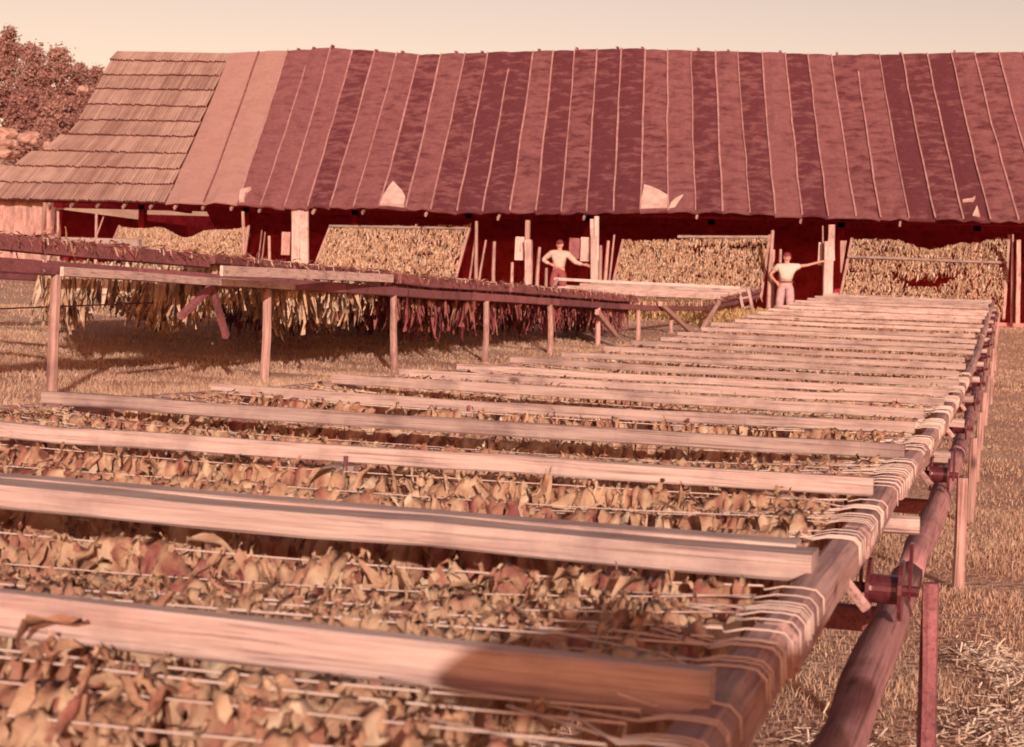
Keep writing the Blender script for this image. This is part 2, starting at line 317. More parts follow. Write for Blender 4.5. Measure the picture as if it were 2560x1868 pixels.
for k in range(len(SEAMS) - 1):
    a, b = LINES[k], LINES[k + 1]; vs_ = []; m = 3; rr = random.Random(100 + k)
    lift = 0.012 * (k % 2)
    for i in range(len(a)):
        for j in range(m + 1):
            s_ = j / m; p = a[i].lerp(b[i], s_) + NRM * (lift + rr.uniform(-0.010, 0.012) + (0.02 if 0 < j < m else 0.0))
            if i == 0: p += Vector((0, -0.05, -0.03 + rr.uniform(-0.05, 0.03)))
            vs_.append(p)
    na = len(vs_); vs_ += [v - NRM * 0.05 for v in vs_]; f = []; w = m + 1; h = len(a)
    for i in range(h - 1):
        for j in range(m):
            q = i * w + j; f.append((q, q + 1, q + w + 1, q + w)); f.append((na + q, na + q + w, na + q + w + 1, na + q + 1))
    for i in range(h - 1):
        q = i * w; f.append((q, q + w, na + q + w, na + q)); q += m; f.append((q + w, q, na + q, na + q + w))
    for j in range(m):
        f.append((j + 1, j, na + j, na + j + 1)); q = (h - 1) * w + j; f.append((q, q + 1, na + q + 1, na + q))
    s_ = MB().add(vs_, f).build('roofing_strip', M['tar_new'] if k < 2 else M['tar'], roof, smooth=False)
    if k < 2: s_['label'] = 'lighter smooth roofing felt strip'
# battens nailed over the seams
for k in range(1, len(SEAMS) - 1):
    if k == 1: wd_, mt = 0.035, M['dark_wood']
    else: wd_, mt = random.choice((0.034, 0.045, 0.04)), M['batten']
    line = LINES[k]; cut = len(line)
    if k in (3, 12, 27): cut -= 1
    pts = [p + NRM * 0.03 for p in line[:cut]]
    rr = random.Random(900 + k)
    MB().sweep(pts, [(-wd_ / 2, -0.02), (wd_ / 2, -0.02), (wd_ / 2, 0.022), (-wd_ / 2, 0.022)], ups=NRM, jit=0.006).build('batten', mt, roof)
# shingled end of the roof: courses of narrow boards
ROWL = [(690, 303), (655, 355), (612, 440), (570, 522), (520, 612), (470, 705), (410, 790), (265, 885), (95, 975), (-60, 1075), (-80, 1172)]
ROWR = [315, 366, 446, 532, 630, 716, 806, 905, 996, 1086, 1192]
Z1 = 2.3605 * K
def course_pt(i, right):
    if not right: x, y = ROWL[i]
    else:
        y = ROWR[i]; x = 1360 + (980 - 1360) * (y - 315) / (1190 - 315)
    return Vector(roof_plane(x / Z1, y / Z1))
for i in range(10):
    lu, ll = course_pt(i, False), course_pt(i + 1, False); ru, rl = course_pt(i, True), course_pt(i + 1, True)
    if i >= 6: lu = ll + (ru - rl) + Vector((0.25, 0, 0)); lu.y = ru.y; lu.z = ru.z
    if i >= 8: lu.x = ll.x = -34.5
    ll += (ll - lu).normalized() * 0.10; rl += (rl - ru).normalized() * 0.10
    n = max(10, int((ru - lu).length / 0.105)); mb = MB(); rr = random.Random(40 + i); tone = 0.5
    for j in range(n):
        if rr.random() < 0.13: tone = rr.uniform(0.1, 0.95)
        a0, a1 = j / n, (j + 0.93) / n; hu, hl = 0.0, 0.075 + rr.uniform(-0.012, 0.016); dy = rr.uniform(-0.03, 0.03)
        u0, u1 = lu.lerp(ru, a0) + NRM * hu, lu.lerp(ru, a1) + NRM * hu; l0, l1 = ll.lerp(rl, a0) + NRM * hl, ll.lerp(rl, a1) + NRM * hl
        dl = (ll - lu).normalized() * dy; l0 += dl; l1 += dl; d = -NRM * 0.035
        cr = NRM * 0.018
        um, lm = (u0 + u1) / 2 + cr, (l0 + l1) / 2 + cr
        bt = -NRM * 0.07 + (lu - ll).normalized() * 0.02
        mb.add([l0, lm, l1, l1 + bt, l0 + bt], [(0, 4, 3, 2, 1)], -0.6)  # dark butt face: the shadow line under each course put into colour
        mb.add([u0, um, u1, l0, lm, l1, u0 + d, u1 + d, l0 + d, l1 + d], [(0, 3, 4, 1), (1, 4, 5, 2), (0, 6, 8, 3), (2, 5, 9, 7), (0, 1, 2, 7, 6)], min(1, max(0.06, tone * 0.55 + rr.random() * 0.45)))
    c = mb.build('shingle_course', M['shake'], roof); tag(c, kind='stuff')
# torn places at the eave, ridge ends of battens, loose flaps
def patch(pts, name='torn_patch', mt='torn', lift=0.11):
    c = [Vector(roof_plane(*p)) + NRM * lift for p in pts]; n = len(c)
    return MB().add(c + [p - NRM * 0.12 for p in c], [tuple(range(n))] + [tuple(range(2 * n - 1, n - 1, -1))] + [(i, n + i, n + (i + 1) % n, (i + 1) % n) for i in range(n)]).build(name, M[mt], roof)
patch([(842, 457), (850, 436), (862, 417), (871, 407), (880, 417), (891, 428), (897, 441), (894, 459)][::-1])
patch([(1416, 466), (1420, 440), (1425, 415), (1440, 419), (1460, 428), (1477, 438), (1476, 467)][::-1])
patch([(1480, 467), (1484, 455), (1494, 446), (1512, 437), (1504, 450), (1493, 466)][::-1], 'loose_flap', lift=0.12)
patch([(530, 449), (533, 428), (540, 424), (556, 420), (546, 428), (541, 449)][::-1], 'loose_flap', lift=0.12)
patch([(2150, 483), (2160, 462), (2166, 484)][::-1], 'loose_flap', lift=0.12)
patch([(2128, 449), (2150, 446), (2156, 441), (2152, 449)][::-1], 'loose_flap', lift=0.12)
for k, px in enumerate((660, 694, 735, 832, 890, 1008, 1066, 1192, 1275, 1365, 1420, 1544, 1610, 1725, 1850, 1990, 2110)):
    p = Vector(ridge_pt(px)); MB().box(p + Vector((0, 0.02, 0.04)), (0.06, 0.2, 0.05 + 0.03 * (k % 3))).build('ridge_peg', M['dark_wood'], roof)
# rafter tails showing under the eave
for px in (104, 154, 212, 270, 330, 384, 446, 509, 571, 690, 800, 940, 1100, 1290, 1540, 1770, 1990):
    p = Vector(eave_pt(px)) + Vector((0, 0.10, -0.14)); dz = 0.62
    MB().plank(p + Vector((0, -0.06, -0.05)), p + Vector((0, 1.3, 0.97)), 0.05, 0.09, up=(0, -0.62, 0.78), n=1).build('rafter_tail', M['plank_y'], roof)
# interior: back wall, floor, end wall, wall plate
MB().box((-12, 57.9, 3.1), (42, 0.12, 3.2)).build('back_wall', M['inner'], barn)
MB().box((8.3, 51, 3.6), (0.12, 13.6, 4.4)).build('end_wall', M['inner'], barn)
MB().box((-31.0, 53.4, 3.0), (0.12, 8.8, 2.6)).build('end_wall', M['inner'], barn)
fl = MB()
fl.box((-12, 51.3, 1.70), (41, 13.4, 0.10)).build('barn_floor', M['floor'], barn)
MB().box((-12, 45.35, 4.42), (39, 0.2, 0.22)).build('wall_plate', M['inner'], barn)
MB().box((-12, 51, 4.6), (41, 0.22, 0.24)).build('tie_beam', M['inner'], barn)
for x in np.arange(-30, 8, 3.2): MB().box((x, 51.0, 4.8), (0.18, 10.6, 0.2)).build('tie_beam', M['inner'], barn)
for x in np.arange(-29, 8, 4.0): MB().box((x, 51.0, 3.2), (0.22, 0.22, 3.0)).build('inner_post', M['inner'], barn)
# the boarded bay at the far left
for k in range(14):
    a = at2(-8 + k * 8.6, 0, Y=44.55); top = at2(0, 449, Y=44.55)[2] + 0.25
    MB().plank((a[0], 44.55, 1.5), (a[0], 44.55, top), 0.165, 0.03, up=(0, -1, 0), n=2, jit=0.004).build('wall_plank', M['plank_z'], barn)
# front posts (photo x left/right edges, top y, bottom y in the 2560 frame)
def post_at(x0, x1, y0, y1, name='post', Y=44.25, lean=0.0, mat='plank_z', d=None, parent=barn, round_=False, foot=None):
    t0, t1 = at(x0, y0, Y=Y), at(x1, y0, Y=Y); w = abs(t1[0] - t0[0]); c = (t0 + t1) / 2
    b_ = at((x0 + x1) / 2 + lean, y1, Y=Y); k = 1.0
    if foot is None: foot = 1.72
    dirv = (Vector(b_) - Vector(c)); k = (c[2] - foot) / max(0.05, c[2] - b_[2]); base = Vector(c) + dirv * k; base.z = foot
    m = MB()
    if round_: m.tube([base, base.lerp(Vector(c), 0.5) + Vector((random.uniform(-.01, .01), 0, 0)), Vector(c)], [w / 2 * 1.05, w / 2, w / 2 * 0.85], 7, jit=0.004)
    else: m.plank(base, Vector(c), w, d or w * 0.9, up=(0, -1, 0), n=4, jit=0.006)
    return m.build(name, M[mat], parent)
post_at(118, 127, 512, 590, Y=44.4); 
post_at(731, 752, 520, 657, mat='pale_z'); post_at(751, 771, 516, 657, mat='pale_z', d=0.1, Y=44.2)
post_at(1312, 1329, 600, 724, mat='pale_z', Y=44.15); post_at(1314, 1325, 551, 606, mat='plank_z', Y=44.3, foot=2.9)
post_at(1478, 1496, 590, 700, mat='pale_z', Y=44.15); post_at(1476, 1487, 548, 596, mat='pale_z', Y=44.22, foot=3.0); post_at(1487, 1497, 541, 596, mat='pale_z', Y=44.12, foot=3.0)
post_at(2061, 2084, 604, 735, mat='pale_z', Y=44.15, lean=-3); post_at(2071, 2087, 562, 612, mat='pale_z', Y=44.2, foot=3.2)
post_at(2541, 2552, 600, 790, Y=44.2, lean=-2)

# ------------------------------------------------------------------ leaves
NS = 7
def make_variants(n, rng, L=(0.26, 0.40), W=(0.075, 0.13)):
    """n crumpled hanging leaves: stem end up, blade drooping; 7 stations x 3 across"""
    t = np.array([-0.09, 0.0, 0.12, 0.30, 0.55, 0.80, 1.0]); wf = np.array([0.05, 0.06, 0.55, 0.95, 1.0, 0.62, 0.06])
    out_ = np.zeros((n, NS, 3, 3))
    for k in range(n):
        l, w = rng.uniform(*L), rng.uniform(*W); o = rng.uniform(0.015, 0.10); h = rng.uniform(0.0, 0.035); sw = rng.normal(0, 0.05); tw = rng.normal(0, 1.2)
        curl = rng.uniform(0.45, 1.45); ph = rng.uniform(0, 6)
        for i in range(NS):
            tt = t[i]; q = max(tt, 0)
            y = o * (1 - math.exp(-4 * q)) + 0.02 * math.sin(5 * q + ph); z = h * math.sin(min(1, q * 3) * math.pi) - l * max(0, q - 0.04)
            if tt < 0: z = 0.018 + 0.014 * math.sin(ph); y = -0.01
            x = sw * q * 1.5 + 0.015 * math.sin(4 * q + ph); a = tw * q
            for j, s_ in enumerate((-1, 0, 1)):
                ww = w * wf[i] * 0.5 * (1 + 0.25 * math.sin(7 * tt + ph * (s_ + 2)))
                ex = s_ * ww * math.cos(curl * q * 1.3); ey = -abs(s_) * ww * math.sin(curl) * (1 if k % 2 else -0.8)
                out_[k, i, j] = (x + ex * math.cos(a) - ey * math.sin(a) + rng.normal(0, 0.007), y + ex * math.sin(a) + ey * math.cos(a) + rng.normal(0, 0.010), z + rng.normal(0, 0.007))
    return out_.reshape(n, NS * 3, 3)
LF = np.array([(i * 3 + j, i * 3 + j + 1, (i + 1) * 3 + j + 1, (i + 1) * 3 + j) for i in range(NS - 1) for j in range(2)])
LV = make_variants(28, np.random.default_rng(3), (0.13, 0.29), (0.032, 0.075))
NARROW = make_variants(16, np.random.default_rng(5), (0.26, 0.50), (0.03, 0.06))
SMALLT = [0, 2, 4, 6]
LV_S = LV.reshape(28, NS, 3, 3)[:, [1, 3, 5, 6]].reshape(28, 12, 3); NV_S = NARROW.reshape(16, NS, 3, 3)[:, [1, 3, 5, 6]].reshape(16, 12, 3)
LF_S = np.array([(i * 3 + j, i * 3 + j + 1, (i + 1) * 3 + j + 1, (i + 1) * 3 + j) for i in range(3) for j in range(2)])
def merged_leaves(name, var, fc, pos, rz, scale, rnd, parent, idx=None, tilt=None):
    n = len(pos); idx = RNG.integers(0, len(var), n) if idx is None else idx
    v = var[idx] * np.asarray(scale)[:, None, None]
    if tilt is not None:
        ct, st_ = np.cos(tilt)[:, None], np.sin(tilt)[:, None]; y, z = v[..., 1] * ct - v[..., 2] * st_, v[..., 1] * st_ + v[..., 2] * ct; v = np.stack([v[..., 0], y, z], -1)
    c, s_ = np.cos(rz)[:, None], np.sin(rz)[:, None]
    v = np.stack([v[..., 0] * c - v[..., 1] * s_, v[..., 0] * s_ + v[..., 1] * c, v[..., 2]], -1) + pos[:, None, :]
    m = var.shape[1]; f = (fc[None] + (np.arange(n) * m)[:, None, None]).reshape(-1, 4)
    me = mesh_np(name, v.reshape(-1, 3), f, M['leaf'], smooth=True, attr=np.repeat(rnd, m))
    o = link_mesh(name, me, parent); tag(o, kind='stuff'); return o
LEAF_ME = []
for k in range(28):
    LEAF_ME.append(mesh_np('leaf', LV[k], LF, M['leaf'], smooth=True, attr=np.full(NS * 3, 0.28 + 0.6 * ((k * 0.37) % 1.0))))
    bm = bmesh.new(); bm.from_mesh(LEAF_ME[-1]); bmesh.ops.subdivide_edges(bm, edges=bm.edges[:], cuts=1, use_grid_fill=True, smooth=0.9); bm.to_mesh(LEAF_ME[-1]); bm.free()

# ------------------------------------------------------------------ near track: frames of strung leaves on a log rail
def zr(Y): return np.interp(Y, [0, 10, 12.5, 14.7, 18.5, 22, 25.5, 30, 36, 45], [.93, .915, .935, .955, 1.03, 1.15, 1.295, 1.53, 1.85, 2.33])
XL, XR = -4.66, -0.36
BOARDS = [2.34, 3.74, 5.60, 7.35, 9.15, 10.85, 12.40, 13.95, 15.75, 17.5, 19.3, 20.9, 22.5, 24.1, 25.7, 27.3, 28.9, 30.5, 32.1, 33.7, 35.3, 36.9, 38.5, 40.1, 41.7, 43.1, 44.4]
WHEELS = [1.0, 5.12, 9.44, 13.6, 17.3, 20.6, 23.4, 26.4, 29.4, 33.3, 38.7, 42.5]
ORD = ['', 'first', 'second', 'third', 'fourth', 'fifth', 'sixth', 'seventh', 'eighth', 'ninth', 'tenth', 'eleventh', 'twelfth', 'thirteenth', 'fourteenth', 'fifteenth', 'sixteenth', 'seventeenth', 'eighteenth', 'nineteenth', 'twentieth', 'twenty-first', 'twenty-second', 'twenty-third', 'twenty-fourth', 'twenty-fifth', 'twenty-sixth', 'twenty-seventh', 'twenty-eighth']
def string_curve(y, sag, rng, n=22, xl=XL, xr=XR, zf=zr, wob=0.07):
    """points of one cord from beam to beam: over the right beam, sagging in between"""
    xsn = np.linspace(xl + 0.08, xr - 0.10, n); u = (xsn - xl) / (xr - xl)
    s_ = sag * (1 - np.abs(2 * u - 1) ** 2.6); ph = rng.uniform(0, 6)
    yy = y + wob * np.sin(u * 5 + ph) * (1 - np.abs(2 * u - 1)); z = zf(y) + 0.03 - s_
    return np.stack([xsn, yy, z], 1)
def wheel(parent, Y, z, X=-0.315):
    """double-flanged iron wheel on its fork, running on the log"""
    R_, m = 0.095, MB()
    prof = [(-0.054, 0.02), (-0.054, R_), (-0.042, R_), (-0.038, 0.045), (0.038, 0.045), (0.042, R_), (0.054, R_), (0.054, 0.02)]
    n = 20; vs_ = [(X + a, Y + r * math.cos(2 * math.pi * k / n), z + r * math.sin(2 * math.pi * k / n)) for k in range(n) for a, r in prof]; p = len(prof)
    f = [(k * p + j, k * p + j + 1, ((k + 1) % n) * p + j + 1, ((k + 1) % n) * p + j) for k in range(n) for j in range(p - 1)]
    f += [tuple(k * p for k in range(n)), tuple(k * p + p - 1 for k in range(n))[::-1]]
    w = MB().add(vs_, f).build('wheel', M['metal'], parent, smooth=False)
    MB().tube([(X - 0.11, Y, z), (X + 0.10, Y, z)], 0.017, 8).build('axle', M['metal'], w)
    for s_ in (-1, 1): MB().plank((X + s_ * 0.074, Y, z - 0.03), (X + s_ * 0.074, Y - 0.01, z + 0.15), 0.010, 0.03, up=(0, 1, 0), n=1).build('fork_plate', M['metal'], w)
def vnoise(x, rng, period):
    g = rng.random(4096); q = x / period + 700; i = np.floor(q).astype(int); f = q - i; f = f * f * (3 - 2 * f)
    return g[i % 4096] * (1 - f) + g[(i + 1) % 4096] * f
def vnoise2(x, y, rng, px, py):
    g = rng.random((256, 256)); u, v = x / px + 500, y / py + 500; i, j = np.floor(u).astype(int), np.floor(v).astype(int); fu, fv = u - i, v - j
    fu, fv = fu * fu * (3 - 2 * fu), fv * fv * (3 - 2 * fv); i0, i1, j0, j1 = i % 256, (i + 1) % 256, j % 256, (j + 1) % 256
    return (g[i0, j0] * (1 - fu) + g[i1, j0] * fu) * (1 - fv) + (g[i0, j1] * (1 - fu) + g[i1, j1] * fu) * fv
def hedge(c, rng, step, gaps):
    """one strung row: limp leaves draped over the cord in folds, ragged below"""
    seed = int(rng.integers(0, 1 << 30)); x = np.arange(XL + 0.10, XR - 0.12, step); nx_ = len(x); yc, zc = np.interp(x, c[:, 0], c[:, 1]), np.interp(x, c[:, 0], c[:, 2])
    sv = np.array([-1, -.85, -.66, -.48, -.32, -.18, -.08, 0, .08, .18, .32, .48, .66, .85, 1.0]); ns_ = len(sv)
    V_ = np.zeros((ns_, nx_, 3)); RNV = np.zeros((ns_, nx_)); A = np.abs(sv)
    top = 0.018 * vnoise(x, rng, 0.03) + 0.02 * vnoise(x, rng, 0.011) - 0.012
    tone0 = vnoise(x, rng, 0.5); hang = rng.uniform(0.0, 0.02) + 0.07 * np.clip(vnoise(x, rng, 0.07) * 1.6 - 0.95, 0, 1)
    for side in (-1, 1):
        Ln = 0.07 + 0.16 * vnoise(x, rng, 0.035) * vnoise(x, rng, 0.12) + 0.07 * vnoise(x, rng, 0.013); f1, f2 = vnoise(x, rng, 0.05) - .5, vnoise(x, rng, 0.016) - .5; tone = vnoise(x, rng, 0.022); sh = (vnoise(x, rng, 0.06) - .5) * 0.05
        for q in range(ns_):
            if (sv[q] >= 0) != (side > 0): continue
            a = A[q]; dp = a * Ln; w = np.minimum(1, dp / 0.07); n2 = vnoise2(x, np.full(nx_, a * 0.2 + side), rng, 0.012, 0.02) - .5
            V_[q, :, 0] = x + sh * a + 0.012 * n2
            V_[q, :, 1] = yc + side * (0.006 + 0.045 * (1 - np.exp(-dp / 0.05))) + (0.11 * f1 + 0.065 * f2) * w + 0.02 * n2
            V_[q, :, 2] = zc + top * (1 - a) + 0.008 * (1 - w) - dp * 0.9 - hang + 0.018 * (vnoise(x, rng, 0.010) - .5)
            RNV[q] = np.clip(0.46 + 0.75 * (tone - .5) + 0.35 * (tone0 - .5) + 0.4 * n2, 0.04, 1)
    I_ = np.arange(ns_ - 1)[:, None] * nx_ + np.arange(nx_ - 1)[None, :]; F_ = np.stack([I_, I_ + 1, I_ + nx_ + 1, I_ + nx_], -1)
    u = (x[:-1] - XL) / (XR - XL); ok = np.ones(nx_ - 1, bool)
    for g0, g1 in gaps: ok &= ~((u > g0) & (u < g1))
    K_ = np.repeat(ok[None], ns_ - 1, 0)
    for q in range(ns_ - 1):
        am = (A[q] + A[q + 1]) / 2
        if am > 0.1: K_[q] &= (vnoise(x[:-1], np.random.default_rng(seed + int(sv[q] > 0)), 0.026) + 0.30 * (1 - am)) > 0.40
    return V_.reshape(-1, 3), F_[K_], RNV.ravel()
frames = []
for k, by in enumerate(BOARDS):
    rng = np.random.default_rng(500 + k); nxt = BOARDS[k + 1] if k + 1 < len(BOARDS) else by + 1.6; prv = BOARDS[k - 1] if k else by - 1.6
    y0, y1 = by - 0.50 * (by - prv), by + 0.50 * (nxt - by) - 0.03          # the frame reaches from y0 to y1, its plank at by
    if k == 0: y0 = 1.2
    fr = empty('drying_frame', (-2.5, by, float(zr(by)) - 0.2)); near = k < 7; frames.append(fr)
    tag(fr, 'frame of strung leaves, its pale plank %s from the camera on the near track' % ORD[k + 1] if k + 1 < len(BOARDS) else 'wheeled frame of strung leaves on the near track, nearest to the barn', 'drying frame', 'drying frames on the near track')
    # cross plank
    z = float(zr(by)); bh = [0.070, 0.062, 0.062, 0.068, 0.064][k % 5]; bd = [0.05, 0.15, 0.05, 0.06, 0.04][k % 5] if k < 5 else 0.05
    tl = rng.uniform(-0.008, 0.008)
    bow = rng.uniform(-0.018, 0.010); x0 = XL - rng.uniform(-0.06, 0.10); x1 = XR - (0.02, 0.03, 0.04, 0.04)[k] if k < 4 else XR - rng.uniform(0.02, 0.12)
    MB().plank((x0, by + rng.uniform(-.03, .03), z + 0.035 + tl), (x1, by + rng.uniform(-.03, .03), z + 0.035 - tl), bd, bh, n=14 if near else 5, jit=0.0025, bow=bow).build('plank', M['plank_x'], fr)
    if k == 1: MB().plank((x0 + .2, by + 0.13, z + 0.055), (x1 - .05, by + 0.12, z + 0.05), 0.10, 0.03, n=6, jit=0.003).build('plank', M['plank_x'], fr)
    for q, wx in enumerate(((-1.62,), (-1.75, -3.6), (-2.3,), (-2.6, -1.2), (-3.0, -1.7), (-2.0,))[k % 6] if k in (2, 4) else ()):
        wz = z - 0.012; w_ = MB().add([(wx - .06, by - .13, wz - .012), (wx + .035, by - .03, wz), (wx + .035, by + .03, wz), (wx - .07, by + .02, wz), (wx - .05, by - .11, wz - .045), (wx + .03, by - .03, wz - .045), (wx + .03, by + .03, wz - .045), (wx - .06, by + .02, wz - .045)], [(0, 1, 2, 3), (4, 7, 6, 5), (0, 4, 5, 1), (1, 5, 6, 2), (2, 6, 7, 3), (3, 7, 4, 0)]).build('wedge', M['plank_x'], fr)
        MB().tube([(wx + .01, by - .045, wz - .02), (wx + .01, by - .045, wz + .035)], 0.009, 6).build('peg', M['dark_wood'], w_)
    # side beams
    for X in (XL + 0.03, XR - 0.02):
        pts = [(X, y0, float(zr(y0)) - 0.035), (X + rng.normal(0, .008), (y0 + y1) / 2, float(zr((y0 + y1) / 2)) - 0.035), (X + rng.normal(0, 0.01), y1, float(zr(y1)) - 0.035)]
        m = MB(); a, b_ = 0.042, 0.052
        m.sweep(pts, [(-a + .015, -b_), (a - .015, -b_), (a, -b_ + .015), (a, b_ - .02), (a - .02, b_), (-a + .02, b_), (-a, b_ - .02), (-a, -b_ + .015)], jit=0.004)
        m.build('side_beam', M['plank_y'], fr)
    if k % 2 == 0 and k > 0: MB().tube([(XR - 0.5, y1 - 0.25, float(zr(y1)) - 0.16), (XR + 0.09, y1 - 0.22, float(zr(y1)) - 0.15)], 0.035, 8, jit=.003).build('joist', M['plank_x'], fr)
    if k % 2 == 1 and k < 9: MB().tube([(XR - 0.03, y1 - 0.5, float(zr(y1)) - 0.02), (XR + 0.06, y1 - 0.47, float(zr(y1)) - 0.13)], 0.016, 6).build('peg', M['plank_y'], fr)
    for wy in WHEELS:
        if y0 <= wy < y1 + 0.03: wheel(fr, wy, float(zr(wy)) - 0.225)
    # cords and leaves
    pitch = 0.105 if near else 0.15; rows = []
    gap0, gap1 = {0: (0.12, 0.26), 1: (0.24, 0.5), 3: (0.24, 0.5), 4: (0.2, 0.42), 2: (0.2, 0.4)}.get(k, (0.2, rng.uniform(0.3, 0.5)))
    yy = y0 + 0.06
    while yy < y1 - 0.02:
        if not (by - gap0 < yy < by + gap1): rows.append(yy)
        yy += pitch * rng.uniform(0.75, 1.25)
    P, RZ, SCL, RN = [], [], [], []
    dens = (0.0145 if k < 3 else 0.018) if near else (0.032 if k < 16 else 0.045)
    base_sag = rng.uniform(0.06, 0.10) if near else rng.uniform(0.07, 0.11)
    HV, HF, HR, hn = [], [], [], 0
    for yv in rows:
        sag = base_sag * (0.7 if by - 0.45 < yv < by else 1.0) + (rng.uniform(-0.05, 0.07) if near else rng.uniform(-0.04, 0.05)) + (0.05 if rng.random() < 0.2 else 0); sag = max(sag, 0.02); c = string_curve(yv, sag, rng)
        if k < 10:
            zt = float(zr(yv)); j0 = rng.normal(0, 0.03); rad = rng.uniform(0.0013, 0.0023) if k < 4 else 0.0028
            def over(jy, far, zo):
                return [Vector((XR - far, yv + jy * .3, zo)), Vector((XR - 0.10, yv + jy * .8, zt + 0.012)), Vector((XR - 0.062, yv + jy, zt + 0.021)), Vector((XR - 0.02, yv + jy, zt + 0.022)), Vector((XR + 0.008, yv + jy, zt + 0.019)), Vector((XR + 0.023, yv + jy, zt + 0.004)), Vector((XR + 0.026, yv + jy, zt - 0.025 - 0.03 * rng.random()))]
            MB().tube([Vector(p) for p in c] + over(j0, 0.12, zt - 0.002)[1:], rad, 4).build('cord', M['cord'], fr, smooth=True)
            for q in range(rng.integers(0, 3) if k < 6 else 1):
                jy = j0 + rng.normal(0, 0.06); far = rng.uniform(0.14, 0.5); MB().tube(over(jy, far, float(np.interp(XR - far, c[:, 0], c[:, 2])) + 0.012), rad, 4).build('cord', M['cord'], fr, smooth=True)
        if k < 7:
            gp = [(g0, g0 + rng.uniform(0.01, 0.06)) for g0 in rng.uniform(0, 0.95, rng.integers(3, 9))]
            hv_, hf_, hr_ = hedge(c, rng, 0.008 if k < 3 else 0.011, gp); HV.append(hv_); HF.append(hf_ + hn); HR.append(hr_); hn += len(hv_)
        n = int((XR - XL - 0.3) / dens); u = np.sort(rng.uniform(0.01, 0.985, n)) ** 1.0
        keep = np.ones(n, bool)
        if near:                                        # gaps where the bare cord shows
            for _ in range(rng.integers(1, 5)):
                g0 = rng.uniform(0, 0.95); keep &= ~((u > g0) & (u < g0 + rng.uniform(0.02, 0.14)))
        u = u[keep]; n = len(u); xs_ = XL + 0.12 + u * (XR - XL - 0.26)
        P.append(np.stack([xs_, np.interp(xs_, c[:, 0], c[:, 1]) + rng.normal(0, 0.028, n), np.interp(xs_, c[:, 0], c[:, 2]) + rng.normal(0.0, 0.012, n)], 1))
        RZ.append(np.where(rng.random(n) < 0.6, math.pi, 0) + rng.normal(0, 0.9, n)); SCL.append(rng.uniform(0.3, 0.72, n) if near else rng.uniform(0.55, 1.1, n)); RN.append(np.clip(rng.normal(0.52, 0.18, n) + 0.12 * np.sin(xs_ * 2.3 + yv), 0.12, 1))
    P, RZ, SCL, RN = np.concatenate(P), np.concatenate(RZ), np.concatenate(SCL), np.concatenate(RN)
    TL = rng.normal(0, 0.5 if near else 0.33, len(P))
    part = np.zeros(len(P), bool)
    if k < 5:                                            # the leaves that show largest are pieces of their own
        rowtop = P[:, 1].argsort(); vis = (P[:, 0] > -0.62 * P[:, 1] - 0.05)
        cand = np.flatnonzero(vis); rng.shuffle(cand); part[cand[:200]] = True
    vid = rng.integers(0, 28, len(P))
    for i in np.flatnonzero(part):
        lo = bpy.data.objects.new('leaf', LEAF_ME[vid[i]]); COL.objects.link(lo); lo.parent = fr
        lo.location = Vector(P[i]) - fr.location; lo.rotation_euler = (TL[i], 0, RZ[i]); lo.scale = (SCL[i],) * 3
    q = ~part
    if HV:
        hm = link_mesh('leaf_mass', mesh_np('leaf_mass', np.concatenate(HV), np.concatenate(HF), M['leaf'], smooth=True, attr=np.concatenate(HR)), fr); tag(hm, kind='stuff')
    if near: q &= rng.random(len(P)) < 0.5; merged_leaves('leaf_litter', LV, LF, P[q], RZ[q], SCL[q], RN[q], fr, idx=vid[q], tilt=TL[q])
    else: merged_leaves('leaf_mass', LV_S, LF_S, P[q], RZ[q], SCL[q] * 1.1, RN[q], fr, idx=vid[q], tilt=TL[q])
# the rails and their posts
trk = empty('rail_track', (-2.5, 22, 0.5)); tag(trk, 'pair of log rails on low posts under the near drying frames', 'track')
for X in (-0.315, -4.60):
    yv = 0.2; first = True
    while yv < 44:
        ye = min(yv + 6.3, 44.6); n = 12; pts = []
        for i in range(n + 1):
            t = yv + (ye - yv) * i / n; pts.append((X + random.gauss(0, 0.006), t, float(zr(t)) - 0.385))
        MB().tube(pts, [0.060 + random.uniform(-.006, .006) for _ in pts], 12, jit=0.005).build('rail', M['log'], trk, smooth=True); yv = ye
for X, off in ((-0.245, 0.0), (-4.62, 0.6)):
    for yv in [1.5, 5.5, 9.6, 12.9] + list(np.arange(16.1, 44, 3.2)):
        yv += off; zg = float(gz(X, yv)); zt = float(zr(yv)) - 0.25 if X > -1 else float(zr(yv)) - 0.46
        lx = random.uniform(-.03, .03)
        MB().tube([(X + lx + (0.05 if X > -1 else 0), yv, zg - 0.1), (X + lx / 2 + (0.05 if X > -1 else 0), yv, (zg + zt) / 2), (X + (0.05 if X > -1 else 0), yv, zt)], [0.034, 0.030, 0.028], 8, jit=0.005).build('post', M['dark_wood' if X > -1 and yv < 7 else 'plank_z'], trk, smooth=False)
        if X < -1: MB().plank((X - 0.1, yv + .05, float(zr(yv)) - 0.50), (-0.33, yv + .05, float(zr(yv)) - 0.50), 0.06, 0.09, n=2).build('crossbeam', M['dark_wood'], trk)

